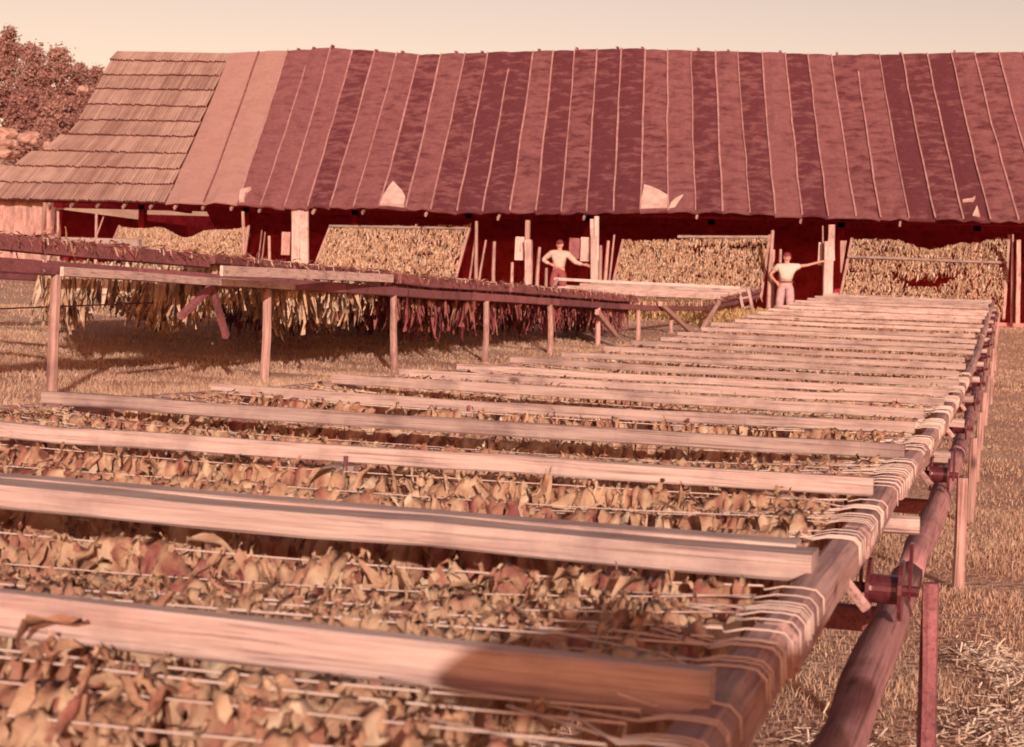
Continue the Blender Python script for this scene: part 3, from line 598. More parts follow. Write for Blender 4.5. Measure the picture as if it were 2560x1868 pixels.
# ------------------------------------------------------------------ second track with hanging leaves
X3R, X3L, Z3 = -6.40, -10.7, 1.86
trk3 = empty('rail_track', (-8.5, 22, 1.2)); tag(trk3, 'timber rails on tall thin posts carrying the shaded racks across the grass', 'track')
TOPS = [(115, 590, 880), (583, 630, 840), (873, 640, 825), (1073, 660, 795), (1216, 670, 780), (1323, 675, 752), (1411, 680, 750), (1484, 688, 745)]
LEAN3 = [10, 8, -2, 2, 0, 0, 0, 0]
for (px, yt, yb), ln in zip(TOPS, LEAN3):
    b_ = at2(px, yb, X=X3R); t_ = at2(px + ln, yt, X=X3R); zg = float(gz(b_[0], b_[1]))
    MB().tube([(b_[0], b_[1], zg - 0.12), ((b_[0] + t_[0]) / 2 + random.uniform(-.015, .015), (b_[1] + t_[1]) / 2, (zg + 1.62) / 2), (t_[0], t_[1], 1.62)], [0.044, 0.040, 0.038], 8, jit=0.004).build('post', M['plank_z'], trk3, smooth=False)
for yv in list(np.arange(4.0, 9.5, 3.1)) + list(np.arange(10.6, 42, 3.1)):
    xg = X3L; zg = float(gz(xg, yv)); MB().tube([(xg, yv, zg - .1), (xg + .03, yv, 1.6)], [0.045, 0.04], 7, jit=.004).build('post', M['plank_z'], trk3)
def z3(Y): return np.interp(Y, [0, 30, 37, 45], [1.86, 1.86, 1.95, 2.45])
for X in (X3R - 0.02, X3L):
    for ya in np.arange(3.0, 44, 4.1):
        yb_ = min(ya + 4.08, 44.5)
        MB().plank((X, ya, float(z3(ya)) - 0.20), (X, yb_, float(z3(yb_)) - 0.20), 0.09, 0.10, n=3, jit=0.004).build('rail', M['dark_wood'], trk3)
# braces under the rail
for (p0, p1) in (((470, 640), (500, 745)), ((400, 700), (470, 632)), ((1460, 672), (1540, 745)), ((1590, 668), (1545, 740)), ((1320, 690), (1360, 740))):
    a, b_ = at2(*p0, X=X3R + 0.08), at2(*p1, X=X3R + 0.08)
    MB().plank(a, b_, *((0.055, 0.05) if p0[0] < 600 else (0.09, 0.07)), up=(1, 0, 0), n=2).build('brace', M['dark_wood' if p0[0] < 600 else 'plank_z'], trk3)
def rack3(y0, y1, label, leaf_len=1.0, lo=0.0, hi=1.0, fringe=1.0, planks=(), zf=z3, strings=True, seed=0, tone=0.6, mat='dark_wood', xmin=lambda y: -99, bh=0.11):
    rng = np.random.default_rng(seed); f = empty('drying_frame', (-8.5, (y0 + y1) / 2, 1.7)); tag(f, label, 'drying frame', 'drying frames on the second track')
    for X in (X3R, X3L):
        MB().plank((X, y0, float(zf(y0)) - bh / 2), (X, y1, float(zf(y1)) - bh / 2), 0.08, bh, n=4, jit=0.006).build('side_beam', M[mat], f)
    for yy in planks: MB().plank((X3L - .05, yy, float(zf(yy)) + 0.03), (X3R + 0.02, yy, float(zf(yy)) + 0.03), 0.05, 0.08, n=4).build('plank', M['plank_x'], f)
    P, RZ, SC_, RN = [], [], [], []
    if strings:
        yy = y0 + 0.08
        while yy < y1:
            u = (yy - y0) / (y1 - y0)
            n = 165; xs_ = rng.uniform(max(X3L + .1, xmin(yy)), X3R - 0.06, n); s_ = 0.06 + 0.05 * rng.random(); v = (xs_ - X3L) / (X3R - X3L)
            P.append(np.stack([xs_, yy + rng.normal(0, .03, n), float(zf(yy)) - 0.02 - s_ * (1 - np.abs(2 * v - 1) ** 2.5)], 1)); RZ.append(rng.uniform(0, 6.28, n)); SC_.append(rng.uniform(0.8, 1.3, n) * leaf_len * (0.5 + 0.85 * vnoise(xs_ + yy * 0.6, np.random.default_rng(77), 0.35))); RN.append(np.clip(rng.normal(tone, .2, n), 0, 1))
            yy += rng.uniform(0.13, 0.26)
    if fringe:                                            # stems and leaf ends lying over the beam on the near side
        n = int((y1 - y0) * 190 * fringe); ys_ = rng.uniform(y0, y1, n)
        P.append(np.stack([X3R + rng.uniform(-0.10, 0.045, n), ys_, np.array([float(zf(q)) for q in ys_]) + rng.uniform(-0.03, 0.02, n)], 1)); RZ.append(rng.normal(-1.57, 0.9, n)); SC_.append(rng.uniform(0.16, 0.42, n)); RN.append(np.clip(rng.normal(0.16, .14, n), 0, 1))
    if fringe:
        q = slice(-1, None); nn = len(P[-1]); merged_leaves('leaf_fringe', LV_S, LF_S, P.pop(), RZ.pop(), SC_.pop() * 1.1, RN.pop(), f, tilt=rng.normal(0, 0.9, nn))
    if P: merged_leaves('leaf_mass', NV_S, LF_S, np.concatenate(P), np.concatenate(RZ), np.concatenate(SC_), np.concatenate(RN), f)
    for yy in sorted(rng.uniform(y0, y1, int((y1 - y0) * 2.2))): MB().tube([(X3R + 0.05, yy, float(zf(yy)) - .04), (X3R + 0.045, yy, float(zf(yy)) + .005), (X3R - .06, yy, float(zf(yy)) + .005), (X3R - .4, yy, float(zf(yy)) - .03)], 0.004, 4).build('cord', M['cord'], f)
    return f
rack3(4.6, 8.4, 'shaded rack on the second track, running out of the photo on the left', fringe=1.0, strings=False, planks=(5.2, 6.8), seed=1)
rack3(8.45, 12.3, 'nearly empty shaded rack above the leftmost tall thin post', fringe=1.3, strings=False, planks=(9.3, 11.2), seed=2)
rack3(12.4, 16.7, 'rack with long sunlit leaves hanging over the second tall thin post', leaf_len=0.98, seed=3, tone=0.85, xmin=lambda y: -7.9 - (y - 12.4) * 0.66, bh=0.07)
rack3(16.8, 20.9, 'shaded rack of hanging leaves just right of the long white board', leaf_len=1.1, seed=4, tone=-0.05)  # low tone here and on the next two racks: shade put into leaf colour
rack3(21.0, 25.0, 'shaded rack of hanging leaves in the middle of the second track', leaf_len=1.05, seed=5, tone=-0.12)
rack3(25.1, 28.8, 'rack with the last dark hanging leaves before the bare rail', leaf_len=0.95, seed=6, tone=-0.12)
rack3(37.6, 40.8, 'planked drying rack in front of the third leaf panel', leaf_len=0.5, planks=(37.7, 38.6, 39.4, 40.2), seed=7, fringe=0.6)
rack3(40.9, 44.2, 'drying rack with white edge plank, close under the third leaf panel', leaf_len=0.5, planks=(41.6, 42.8), seed=8, fringe=0.6)
# pale boards lying along the second track
def board_thing(name, label, cat, p0, p1, w, h, up=(0, 0, 1), mat='pale_y', n=4, group=None):
    m = MB().plank(p0, p1, w, h, up=up, n=n, jit=0.003); o = m.build(name, M[mat]); tag(o, label, cat, group); return o
board_thing('white_board', 'long white board lying along the rail beside the leftmost tall post', 'board', tuple(at2(137, 600, X=X3R + 0.42)), tuple(at2(650, 634, X=X3R + 0.06)), 0.025, 0.062)
board_thing('white_board', 'white board with dark bands above the third tall thin post', 'board', tuple(at2(490, 599, X=X3R + 0.42)), tuple(at2(868, 616, X=X3R + 0.07)), 0.025, 0.085)
p = at2(103, 588, X=X3R); board_thing('board_block', 'small square white block at the head of the leftmost post', 'block', (p[0] - .02, p[1] - 0.05, p[2] - .04), (p[0] - .02, p[1] - 0.05, p[2] + .04), 0.085, 0.05, up=(0, -1, 0), mat='pale_z', n=1)
a, b_ = at2(1228, 617, Y=41.0), at2(1636, 637, Y=40.85)
board_thing('white_plank', 'long white plank across the top of the rack before the third bay', 'plank', (a[0], 40.9, a[2]), (b_[0], 40.86, b_[2]), 0.06, 0.075, mat='pale_y')
a, b_ = at2(1233, 618, Y=40.8), at2(1222, 640, Y=39.0)
board_thing('white_strut', 'short white strut at the left end of the white plank', 'strut', a, b_, 0.06, 0.06, mat='pale_y', n=2)
a, b_ = at2(1242, 737, Z=1.12), at2(1455, 746, Z=1.22)
board_thing('ground_pole', 'long pale pole lying on the grass beneath the second track', 'pole', (a[0], a[1], float(gz(a[0], a[1])) + 0.06), (b_[0], b_[1], float(gz(b_[0], b_[1])) + 0.06), 0.09, 0.09)
# ladder
lad = empty('ladder', tuple(at2(1650, 700, Y=40.2))); tag(lad, 'short white ladder leaning by the man in the white shirt', 'ladder')
for (p0, p1) in (((1634, 640), (1648, 706)), ((1654, 637), (1668, 702))):
    a, b_ = at2(*p0, Y=40.6), at2(*p1, Y=39.9); MB().plank(a, b_, 0.07, 0.05, up=(0, -1, 0), n=2).build('ladder_rail', M['pale_z'], lad)
for t in (0.3, 0.62):
    a, b_ = at2(1634 + 14 * t, 640 + 66 * t, Y=40.6 - .7 * t), at2(1654 + 14 * t, 637 + 65 * t, Y=40.6 - .7 * t); MB().plank(a, b_, 0.03, 0.05, n=1).build('rung', M['plank_x'], lad)
# fence wire
a, m_, b_ = at2(-30, 684, X=-7.0), at2(230, 674, X=-7.0), at2(560, 660, X=-7.0)
o = MB().tube([a, m_, b_], 0.006, 5).build('wire', M['dark_wood']); tag(o, 'thin dark wire stretched behind the leftmost tall post', 'wire')

# ------------------------------------------------------------------ tilted leaf panels in the barn bays
def panel(name_label, LB, RB, LT, RT, Yb, Yt, bars, gaps, sagtop, seed):
    """corner positions in the 2560 frame; the panel leans back from Yb (bottom) to Yt (top)"""
    rng = np.random.default_rng(seed); lb, rb, lt, rt = (Vector(at(*LB, Y=Yb)), Vector(at(*RB, Y=Yb)), Vector(at(*LT, Y=Yt)), Vector(at(*RT, Y=Yt)))
    e = empty('leaf_panel', tuple((lb + rb) / 2)); tag(e, name_label, 'leaf panel', 'leaf panels in the barn bays')
    ext = 0.25
    MB().plank(lb - (lt - lb) * ext, lt, 0.07, 0.06, up=(0, -1, 0.3), n=3).build('side_rail', M['plank_z'], e)
    MB().plank(rb - (rt - rb) * ext, rt, 0.07, 0.06, up=(0, -1, 0.3), n=3).build('side_rail', M['plank_z'], e)
    up = (lt - lb).normalized()
    for (v0, v1, u0, u1) in bars:
        a = lb.lerp(lt, v0).lerp(rb.lerp(rt, v0), u0); b = lb.lerp(lt, v1).lerp(rb.lerp(rt, v1), u1); f = Vector((0, -0.07, 0.04))
        MB().plank(a + f, b + f, 0.04, 0.075, up=up, n=3).build('cross_bar', M['plank_x'], e)
    P, RZ, RN, TL = [], [], [], []
    rows = 30; n = 130
    for r in range(rows + 1):
        v = -0.20 + 1.2 * r / rows; u = rng.uniform(0.005, 0.995, n); sg = 0.02 + 0.02 * rng.random()
        top = 1 + np.array([sagtop(q) for q in u]); vv = v - sg * np.sin(u * math.pi * 3 + r) * 0.5
        vv = np.where(vv > top, top - rng.random(n) * 0.03, vv) if r > rows - 4 else np.minimum(vv, top)
        ok = np.ones(n, bool)
        for (gu0, gu1, gv, gs, gh) in gaps:
            w = np.clip((u - gu0) / (gu1 - gu0), 0, 1); c = gv - gs * 4 * w * (1 - w); hh = gh * np.sqrt(4 * w * (1 - w) + 1e-6)
            ok &= ~((u > gu0) & (u < gu1) & (vv - 0.02 > c - hh) & (vv - 0.02 < c + hh * 1.6))
        u, vv = u[ok], vv[ok]
        pts = np.array([tuple(lb.lerp(lt, a).lerp(rb.lerp(rt, a), b)) for a, b in zip(vv, u)]) if len(u) else np.zeros((0, 3))
        pts[:, 1] -= 0.02 + rng.random(len(pts)) * 0.05
        P.append(pts); RZ.append(rng.normal(math.pi, 0.8, len(u))); RN.append(np.clip(rng.normal(0.80, 0.2, len(u)), 0.1, 1))
    P, RZ, RN = np.concatenate(P), np.concatenate(RZ), np.concatenate(RN)
    merged_leaves('leaf_mass', LV_S, LF_S, P, RZ, RNG.uniform(0.5, 0.95, len(P)), RN, e)
    # dark backing frame of slats behind the strings
    for q in (0.1, 0.9): MB().plank(lb.lerp(lt, 0.02).lerp(rb.lerp(rt, 0.02), q) + Vector((0, .25, 0)), lt.lerp(rt, q) + Vector((0, .25, -0.45)), 0.06, 0.05, up=(0, -1, 0.5), n=1).build('slat', M['inner'], e)
    return e
panel('leaf panel half hidden by the shaded racks, leftmost of four', (279, 612), (610, 650), (299, 565), (622, 565), 44.4, 45.3, [], [], lambda u: -0.10 * abs(math.sin(u * 3 * math.pi)) - 0.35 * math.exp(-((u - 0.55) / 0.14) ** 2), 21)
panel('evenly filled leaf panel with a bar along its top, second of four', (786, 668), (1143, 682), (826, 566), (1176, 560), 44.3, 45.4, [(0.97, 0.88, 0.0, 0.98)], [(0.02, 0.09, 0.92, 0.02, 0.012)], lambda u: -0.02 + 0.06 * (u > 0.3) * (abs(math.sin(u * 17)) - .3), 22)
panel('leaf panel with dark sagging gaps near its top, between the two men', (1534, 700), (1907, 712), (1558, 600), (1925, 588), 44.3, 45.4, [(1.0, 0.93, 0.38, 1.0)], [(0.42, 0.70, 0.86, 0.06, 0.035), (0.66, 0.99, 0.84, 0.07, 0.04)], lambda u: 0.02 * math.sin(u * 30), 23)
panel('leaf panel crossed by a bar with a dark crescent gap, rightmost of four', (2102, 738), (2512, 755), (2130, 595), (2523, 588), 44.3, 45.6, [(0.64, 0.555, 0.0, 1.0)], [(0.30, 0.72, 0.42, 0.17, 0.06)], lambda u: -0.02 * math.sin(u * 40) ** 2 - 0.20 * math.exp(-((u - 0.52) / 0.17) ** 2) - 0.08 * math.exp(-((u - 0.8) / 0.1) ** 2), 24)

# ------------------------------------------------------------------ loose poles and panels in the barn front
def pole(x0, y0, x1, y1, w, label, Y=44.6, mat='plank_z', foot=None, name='pole', tilt=0.0, group='poles standing in the barn front'):
    t_ = Vector(at(x0, y0, Y=Y + tilt)); b_ = Vector(at(x1, y1, Y=Y)); r = w / 2 * (t_ - Vector(CAM)).length / F_PX; k = (t_.z - 1.74) / max(0.1, t_.z - b_.z)
    base = t_ + (b_ - t_) * k
    o = MB().tube([base, base.lerp(t_, 0.5) + Vector((random.uniform(-.02, .02), 0, 0)), t_], [r * 1.1, r, r * 0.85], 7, jit=0.004).build(name, M[mat]); tag(o, label, 'pole', group); return o
pole(145, 528, 146, 590, 7, 'thin pole just right of the boarded wall at far left', Y=45.0)
pole(241, 535, 240, 594, 8, 'upright pole with a thin brace, left of the leftmost leaf panel')
pole(259, 542, 241, 592, 4, 'thin slanting brace against the pole left of the leftmost panel')
pole(607, 529, 610, 640, 9, 'tall pole in front of the leftmost leaf panel', Y=44.2)
pole(673, 590, 673, 648, 8, 'short pole left of the wide split white post')
pole(655, 575, 648, 645, 3, 'thin slanting stick right of the leftmost leaf panel', Y=45.3)
pole(663, 580, 656, 645, 3, 'second thin slanting stick near the leftmost leaf panel', Y=45.3)
pole(1191, 553, 1190, 714, 9, 'tall straight pole right of the second leaf panel', Y=44.3)
pole(1187, 600, 1176, 675, 5, 'slanting stick against the tall straight pole', Y=44.45)
pole(1215, 600, 1208, 645, 6, 'short leaning stick high up between two poles', Y=45.0)
pole(1236, 604, 1234, 718, 9, 'middle pole of three right of the second leaf panel', Y=44.5)
pole(1281, 656, 1280, 720, 9, 'short stub pole left of the white framed post', Y=44.4)
pole(1349, 618, 1343, 726, 9, 'jagged pole left of the man with a cap', Y=44.3)
pole(1366, 670, 1365, 724, 8, 'low stub beside the hip of the man with a cap', Y=44.2)
pole(1502, 614, 1501, 695, 9, 'dull pole just right of the tall white post', Y=44.5)
pole(1521, 602, 1514, 692, 9, 'pale leaning pole left of the third leaf panel', Y=44.6)
pole(1536, 587, 1524, 692, 5, 'thin leaning pole touching the third leaf panel', Y=44.7)
pole(1932, 576, 1921, 782, 10, 'tall leaning pole at the right edge of the third panel', Y=44.1)
pole(1934, 624, 1933, 668, 8, 'stub pole behind the shoulder of the man in white', Y=44.7)
pole(1952, 623, 1951, 665, 8, 'short pole behind the head of the man in white', Y=44.8)
pole(2057, 565, 2057, 610, 4, 'thin stick beside the broad post of the rightmost bay', Y=44.3)
pole(2532, 586, 2530, 730, 5, 'thin pole at the right end of the rightmost panel', Y=44.4)
def board_panel(x0, x1, y0, y1, label, mat='pale_z', Y=44.35, point=False):
    a, b_ = at(x0, y0, Y=Y), at(x1, y1, Y=Y); m = MB()
    if point:
        c = [Vector(at(x0, y0, Y=Y)), Vector(at(x1, y0, Y=Y)), Vector(at(x0 + 3, y1, Y=Y)), Vector(at(x0, y1, Y=Y))]
        m.add(c + [q + Vector((0, .03, 0)) for q in c], [(0, 3, 2, 1), (4, 5, 6, 7), (0, 1, 5, 4), (1, 2, 6, 5), (2, 3, 7, 6), (3, 0, 4, 7)])
    else: m.plank(((a[0] + b_[0]) / 2, Y, b_[2]), ((a[0] + b_[0]) / 2, Y, a[2]), b_[0] - a[0], 0.035, up=(0, -1, 0), n=2)
    o = m.build('door_board', M[mat]); tag(o, label, 'board', 'boards hung by the barn posts'); return o
board_panel(705, 724, 580, 638, 'dull board left of the wide split white post', 'plank_z')
board_panel(1289, 1309, 592, 651, 'pale board fixed left of the white framed post')
board_panel(1453, 1474, 593, 654, 'pale board at the hand of the man with a cap')
board_panel(1424, 1453, 595, 648, 'dark board behind the arm of the man with a cap', 'dark_wood', Y=44.5)
board_panel(2047, 2061, 606, 664, 'small pale board by the outstretched hand of the man in white', Y=44.4)
board_panel(2101, 2117, 602, 682, 'pointed board left of the rightmost leaf panel', 'plank_z', point=True)

# ------------------------------------------------------------------ people
SKIN = mat_plain('skin', (0.46, 0.20, 0.15), 0.6); DARKSKIN = mat_plain('eyes and brows', (0.16, 0.03, 0.035), 0.6)
def skin_mesh(name, nodes, edges, mat, parent=None, sub=2, root=0, post=None):
    me = bpy.data.meshes.new(name); me.from_pydata([n[0] for n in nodes], edges, []); o = bpy.data.objects.new(name, me); COL.objects.link(o)
    o.modifiers.new('s', 'SKIN'); s_ = o.modifiers.new('d', 'SUBSURF'); s_.levels = sub; s_.render_levels = sub
    for i, n in enumerate(nodes):
        sv = me.skin_vertices[0].data[i]; r = n[1]; sv.radius = (r, r) if not isinstance(r, tuple) else r; sv.use_root = (i == root)
    dg = bpy.context.evaluated_depsgraph_get(); dg.update(); ev = o.evaluated_get(dg); nm = bpy.data.meshes.new_from_object(ev)
    bpy.data.objects.remove(o); nm.name = name; nm.materials.clear(); nm.materials.append(mat)
    for p in nm.polygons: p.use_smooth = True
    if post: post(nm)
    o = bpy.data.objects.new(name, nm); COL.objects.link(o)
    if parent is not None: o.parent = parent
    return o
def person(loc, label, arms, shirt, trousers, hair, cap=None, rz=0.0, legs=None, untucked=False, scale=1.0):
    """arms: per side (shoulder, elbow, wrist, hand direction); local coordinates, facing -Y"""
    e = empty('person', loc, rz); e.scale = (scale * 1.12, scale * 1.08, scale); tag(e, label, 'person')
    N = [((0, 0, 0.97), 0.125), ((0, 0.01, 1.15), 0.125), ((0, 0.01, 1.34), (0.13, 0.12)), ((0, 0.01, 1.45), 0.075), ((0, -0.005, 1.53), 0.052), ((0, -0.012, 1.60), 0.088), ((0, -0.01, 1.67), 0.092), ((0, 0.0, 1.725), 0.062)]
    E_ = [(i, i + 1) for i in range(7)]; shirtN = [((0, 0, 0.93 if untucked else 1.0), 0.175), ((0, 0.01, 1.15), 0.168), ((0, 0.01, 1.34), (0.175, 0.15)), ((0, 0.01, 1.46), 0.09)]; shirtE = [(0, 1), (1, 2), (2, 3)]
    for sgn, (sh, el, wr, hd) in zip((-1, 1), arms):
        b0 = len(N); N += [(sh, 0.058), (el, 0.042), (wr, 0.030)]; E_ += [(2, b0), (b0, b0 + 1), (b0 + 1, b0 + 2)]
        h = Vector(hd).normalized(); w = Vector(wr); palm = w + h * 0.07; sd = h.cross(Vector((0, 1, 0.2))).normalized(); N.append((tuple(palm), 0.032)); E_.append((b0 + 2, b0 + 3)); pi_ = b0 + 3
        for q in range(4):
            off = sd * ((q - 1.5) * 0.021); L_ = (0.070, 0.080, 0.075, 0.058)[q]; c0 = len(N); N += [(tuple(palm + off + h * 0.03), 0.010), (tuple(palm + off * 1.1 + h * (0.03 + L_ * .6) + Vector((0, -.006, -.008))), 0.009), (tuple(palm + off * 1.1 + h * (0.03 + L_) + Vector((0, -.01, -.026))), 0.007)]; E_ += [(pi_, c0), (c0, c0 + 1), (c0 + 1, c0 + 2)]
        c0 = len(N); N += [(tuple(w + h * 0.045 + sd * 0.04), 0.011), (tuple(w + h * 0.085 + sd * 0.062), 0.009)]; E_ += [(b0 + 2, c0), (c0, c0 + 1)]
        s0 = len(shirtN); sv = Vector(el).lerp(Vector(wr), -0.05 if untucked is None else (0.85 if untucked else -0.25)); shirtN += [(sh, 0.098), (tuple(Vector(sh).lerp(Vector(el), 0.5)), 0.085)]; shirtE += [(2, s0), (s0, s0 + 1)]
        if untucked: shirtN += [(el, 0.072), (tuple(sv), 0.052)]; shirtE += [(s0 + 1, s0 + 2), (s0 + 2, s0 + 3)]
    legs = legs or (((-0.09, 0, 0.92), (-0.12, -0.01, 0.50), (-0.14, 0.02, 0.09)), ((0.09, 0, 0.92), (0.12, -0.02, 0.50), (0.14, 0.02, 0.09)))
    trN = [((0, 0, 1.0), 0.165), ((0, 0, 0.93), 0.165)]; trE = [(0, 1)]
    for hp, kn, an in legs:
        b0 = len(N); toe = (an[0], an[1] - 0.17, 0.035); N += [(hp, 0.085), (kn, 0.055), (an, 0.04), (toe, 0.035)]; E_ += [(0, b0), (b0, b0 + 1), (b0 + 1, b0 + 2), (b0 + 2, b0 + 3)]
        t0 = len(trN); trN += [(hp, 0.132), (kn, 0.108), ((an[0], an[1], an[2] + 0.02), 0.098)]; trE += [(1, t0), (t0, t0 + 1), (t0 + 1, t0 + 2)]
    def face(me):
        for v in me.vertices:
            c = v.co
            if c.z > 1.55 and c.y < -0.04:
                if abs(c.x) < 0.022 and 1.595 < c.z < 1.645: c.y -= 0.022 * (1 - abs(c.x) / 0.022)
                elif 0.018 < abs(c.x) < 0.05 and 1.635 < c.z < 1.66: c.y += 0.008
                elif abs(c.x) < 0.03 and 1.565 < c.z < 1.58: c.y += 0.006
            if 1.60 < c.z < 1.66 and abs(c.x) > 0.066: c.x *= 1.16
        me.materials.append(DARKSKIN)
        for p in me.polygons:
            c = p.center
            if c.y < -0.045 and ((0.015 < abs(c.x) < 0.05 and 1.637 < c.z < 1.662) or (abs(c.x) < 0.028 and 1.566 < c.z < 1.580)): p.material_index = 1
    skin_mesh('body', N, E_, SKIN, e, post=face)
    skin_mesh('shirt', shirtN, shirtE, shirt, e)
    tr = skin_mesh('trousers', trN, trE, trousers, e)
    # shoes
    for hp, kn, an in legs:
        m = MB(); m.tube([(an[0], an[1] + 0.06, 0.045), (an[0], an[1] - 0.04, 0.05), (an[0], an[1] - 0.15, 0.035), (an[0], an[1] - 0.20, 0.025)], [0.035, 0.05, 0.045, 0.02], 10)
        s_ = m.build('shoe', M['dark_wood'], None, smooth=True); s_.parent = e
    # hair and cap
    n, k = 12, 5; vs_ = []; fs_ = []
    for i in range(k + 1):
        a = math.pi / 2 * i / k
        for j in range(n):
            q = 2 * math.pi * j / n; back = 0.5 - 0.5 * math.cos(q - math.pi / 2 + math.pi)
            r = math.cos(a) * 0.112; z = 1.665 + math.sin(a) * 0.12
            if i == 0: z = 1.675 - 0.10 * max(0, math.sin(q))
            vs_.append((r * 0.93 * math.cos(q), r * 1.05 * math.sin(q) + 0.0, z))
    for i in range(k):
        for j in range(n): fs_.append((i * n + j, i * n + (j + 1) % n, (i + 1) * n + (j + 1) % n, (i + 1) * n + j))
    hr = MB().add(vs_, fs_).build('hair' if cap is None else 'cap', hair if cap is None else cap, None, smooth=True); hr.parent = e
    if cap is not None:
        b_ = MB().add([(-0.075, -0.085, 1.70), (0.075, -0.085, 1.70), (0.055, -0.165, 1.685), (-0.055, -0.165, 1.685), (-0.075, -0.085, 1.688), (0.075, -0.085, 1.688), (0.055, -0.165, 1.675), (-0.055, -0.165, 1.675)], [(0, 3, 2, 1), (4, 5, 6, 7), (0, 1, 5, 4), (1, 2, 6, 5), (2, 3, 7, 6), (3, 0, 4, 7)]).build('visor', cap, None); b_.parent = hr
    else:
        bt = MB().tube([(0.176 * math.cos(q), 0.172 * math.sin(q), 1.0) for q in np.linspace(0, 2 * math.pi, 17)], 0.016, 6).build('belt', M['dark_wood'], None); bt.parent = e
    return e
PALE = mat_plain('pale cotton shirt', (0.48, 0.33, 0.27), 0.85, noise=10, c2=(0.44, 0.27, 0.22), bump=0.6); WHITE = mat_plain('white cotton shirt', (0.54, 0.40, 0.34), 0.85, noise=10, c2=(0.52, 0.36, 0.30), bump=0.6)
DARKT = mat_plain('dark trousers', (0.24, 0.05, 0.055), 0.85); GREYT = mat_plain('grey work trousers', (0.48, 0.29, 0.28), 0.85, noise=9, c2=(0.38, 0.20, 0.20)); HAIR = mat_plain('dark hair', (0.17, 0.03, 0.035), 0.6)
p1 = at(1400, 606, Y=44.15)
person((p1[0], 44.15, 1.75 + 0.02), 'man with a cap and untucked pale shirt, hand on hip, in the barn doorway',
       (((-0.20, 0.01, 1.40), (-0.42, 0.03, 1.19), (-0.20, -0.10, 1.08), (0.8, -0.2, -0.3)), ((0.20, 0.01, 1.39), (0.42, -0.02, 1.16), (0.64, -0.10, 1.10), (0.9, -0.2, -0.1))), PALE, DARKT, HAIR, cap=HAIR, untucked=True, rz=0.1)
p2 = at(1968, 637, Y=43.9)
person((p2[0], 43.9, 1.60), 'man in white shirt and grey trousers, one arm stretched to a barn post',
       (((-0.20, 0.01, 1.39), (-0.38, 0.0, 1.16), (-0.24, -0.10, 0.99), (0.6, -0.2, -0.6)), ((0.20, 0.01, 1.40), (0.50, 0.02, 1.46), (0.78, 0.06, 1.56), (1, 0.1, 0.25))), WHITE, GREYT, HAIR, rz=0.08)
def shadowcaster(loc, label, scale, brim):  # figures added out of view; their hat brims shape the shadow on the nearest plank
    e = person(loc, label, (((-0.21, 0.01, 1.40), (-0.30, 0.0, 1.14), (-0.26, -0.08, 0.90), (0, -0.2, -1)), ((0.21, 0.01, 1.40), (0.30, 0.0, 1.14), (0.26, -0.08, 0.90), (0, -0.2, -1))), DARKT, DARKT, HAIR, cap=HAIR, untucked=True, rz=math.pi, scale=scale)
    h = MB(); h.tube([(0, 0, 1.705), (0, 0, 1.72)], [brim, brim * 0.96], 20, ups=(0, 1, 0)); h.tube([(0, 0, 1.715), (0, 0, 1.81), (0, 0, 1.84)], [0.13, 0.115, 0.07], 14, ups=(0, 1, 0))
    h = h.build('hat', M['straw'], None); h.parent = e
shadowcaster((0.90, -0.40, -0.02), 'onlooker in a wide straw hat, added unseen beside the camera to cast the foreground shadow', 0.985, 0.36)
shadowcaster((1.42, -0.20, -0.02), 'second onlooker in a straw hat, added unseen farther right to widen the shadow', 0.985, 0.33)
# ------------------------------------------------------------------ grass, straw, weeds
def blades(name, mat, X, Y, h, w, lean, rnd, zoff=0.0):
    n = len(X); a = RNG.uniform(0, 2 * math.pi, n); Z = gz(X, Y) + 0.025 * np.sin(X * 2.1 + np.sin(Y * 1.3) * 2) * np.cos(Y * 1.7) - 0.01 + zoff
    dx, dy = np.cos(a) * w / 2, np.sin(a) * w / 2; b2 = RNG.uniform(0, 2 * math.pi, n); lx, ly = np.cos(b2) * lean * h, np.sin(b2) * lean * h
    v = np.stack([np.stack([X - dx, Y - dy, Z], 1), np.stack([X + dx, Y + dy, Z], 1), np.stack([X + dx * .7 + lx * .4, Y + dy * .7 + ly * .4, Z + h * .6], 1), np.stack([X - dx * .7 + lx * .4, Y - dy * .7 + ly * .4, Z + h * .6], 1), np.stack([X + lx, Y + ly, Z + h], 1)], 1)
    b = (np.arange(n) * 5)[:, None]; f = np.concatenate([b + [0, 1, 2], b + [0, 2, 3], b + [3, 2, 4]])
    me = mesh_np(name, v.reshape(-1, 3), f, M[mat], attr=np.repeat(rnd, 5)); o = link_mesh(name, me); tag(o, kind='stuff'); return o
def scatter(n, x0, x1, y0, y1): return RNG.uniform(x0, x1, n), RNG.uniform(y0, y1, n)
parts = [scatter(150000, -13.5, -4.0, 7.0, 16), scatter(90000, -14, -4.2, 16, 27), scatter(26000, -26, -11, 16, 36), scatter(14000, -11, -4.4, 27, 43), scatter(42000, -1.0, 0.5, 4.5, 14), scatter(36000, -0.8, 1.6, 14, 44), scatter(9000, -4.6, -1.0, 3.0, 14), scatter(24000, 0.5, 4.5, 3.0, 14), scatter(16000, 1.5, 7.0, 14, 40), scatter(22000, -10, -4.7, 1.0, 7.0)]
X = np.concatenate([p[0] for p in parts]); Y = np.concatenate([p[1] for p in parts])
clump = 0.5 + 0.5 * np.sin(X * 3.1 + 2 * np.sin(Y * 2.3)) * np.sin(Y * 2.7 + 1.5 * np.sin(X * 1.9))
H = (0.016 + 0.045 * RNG.random(len(X)) ** 2) * (0.65 + 0.7 * clump); W = np.clip(0.0022 + 0.00028 * Y, 0, 0.011) * RNG.uniform(0.7, 1.6, len(X))
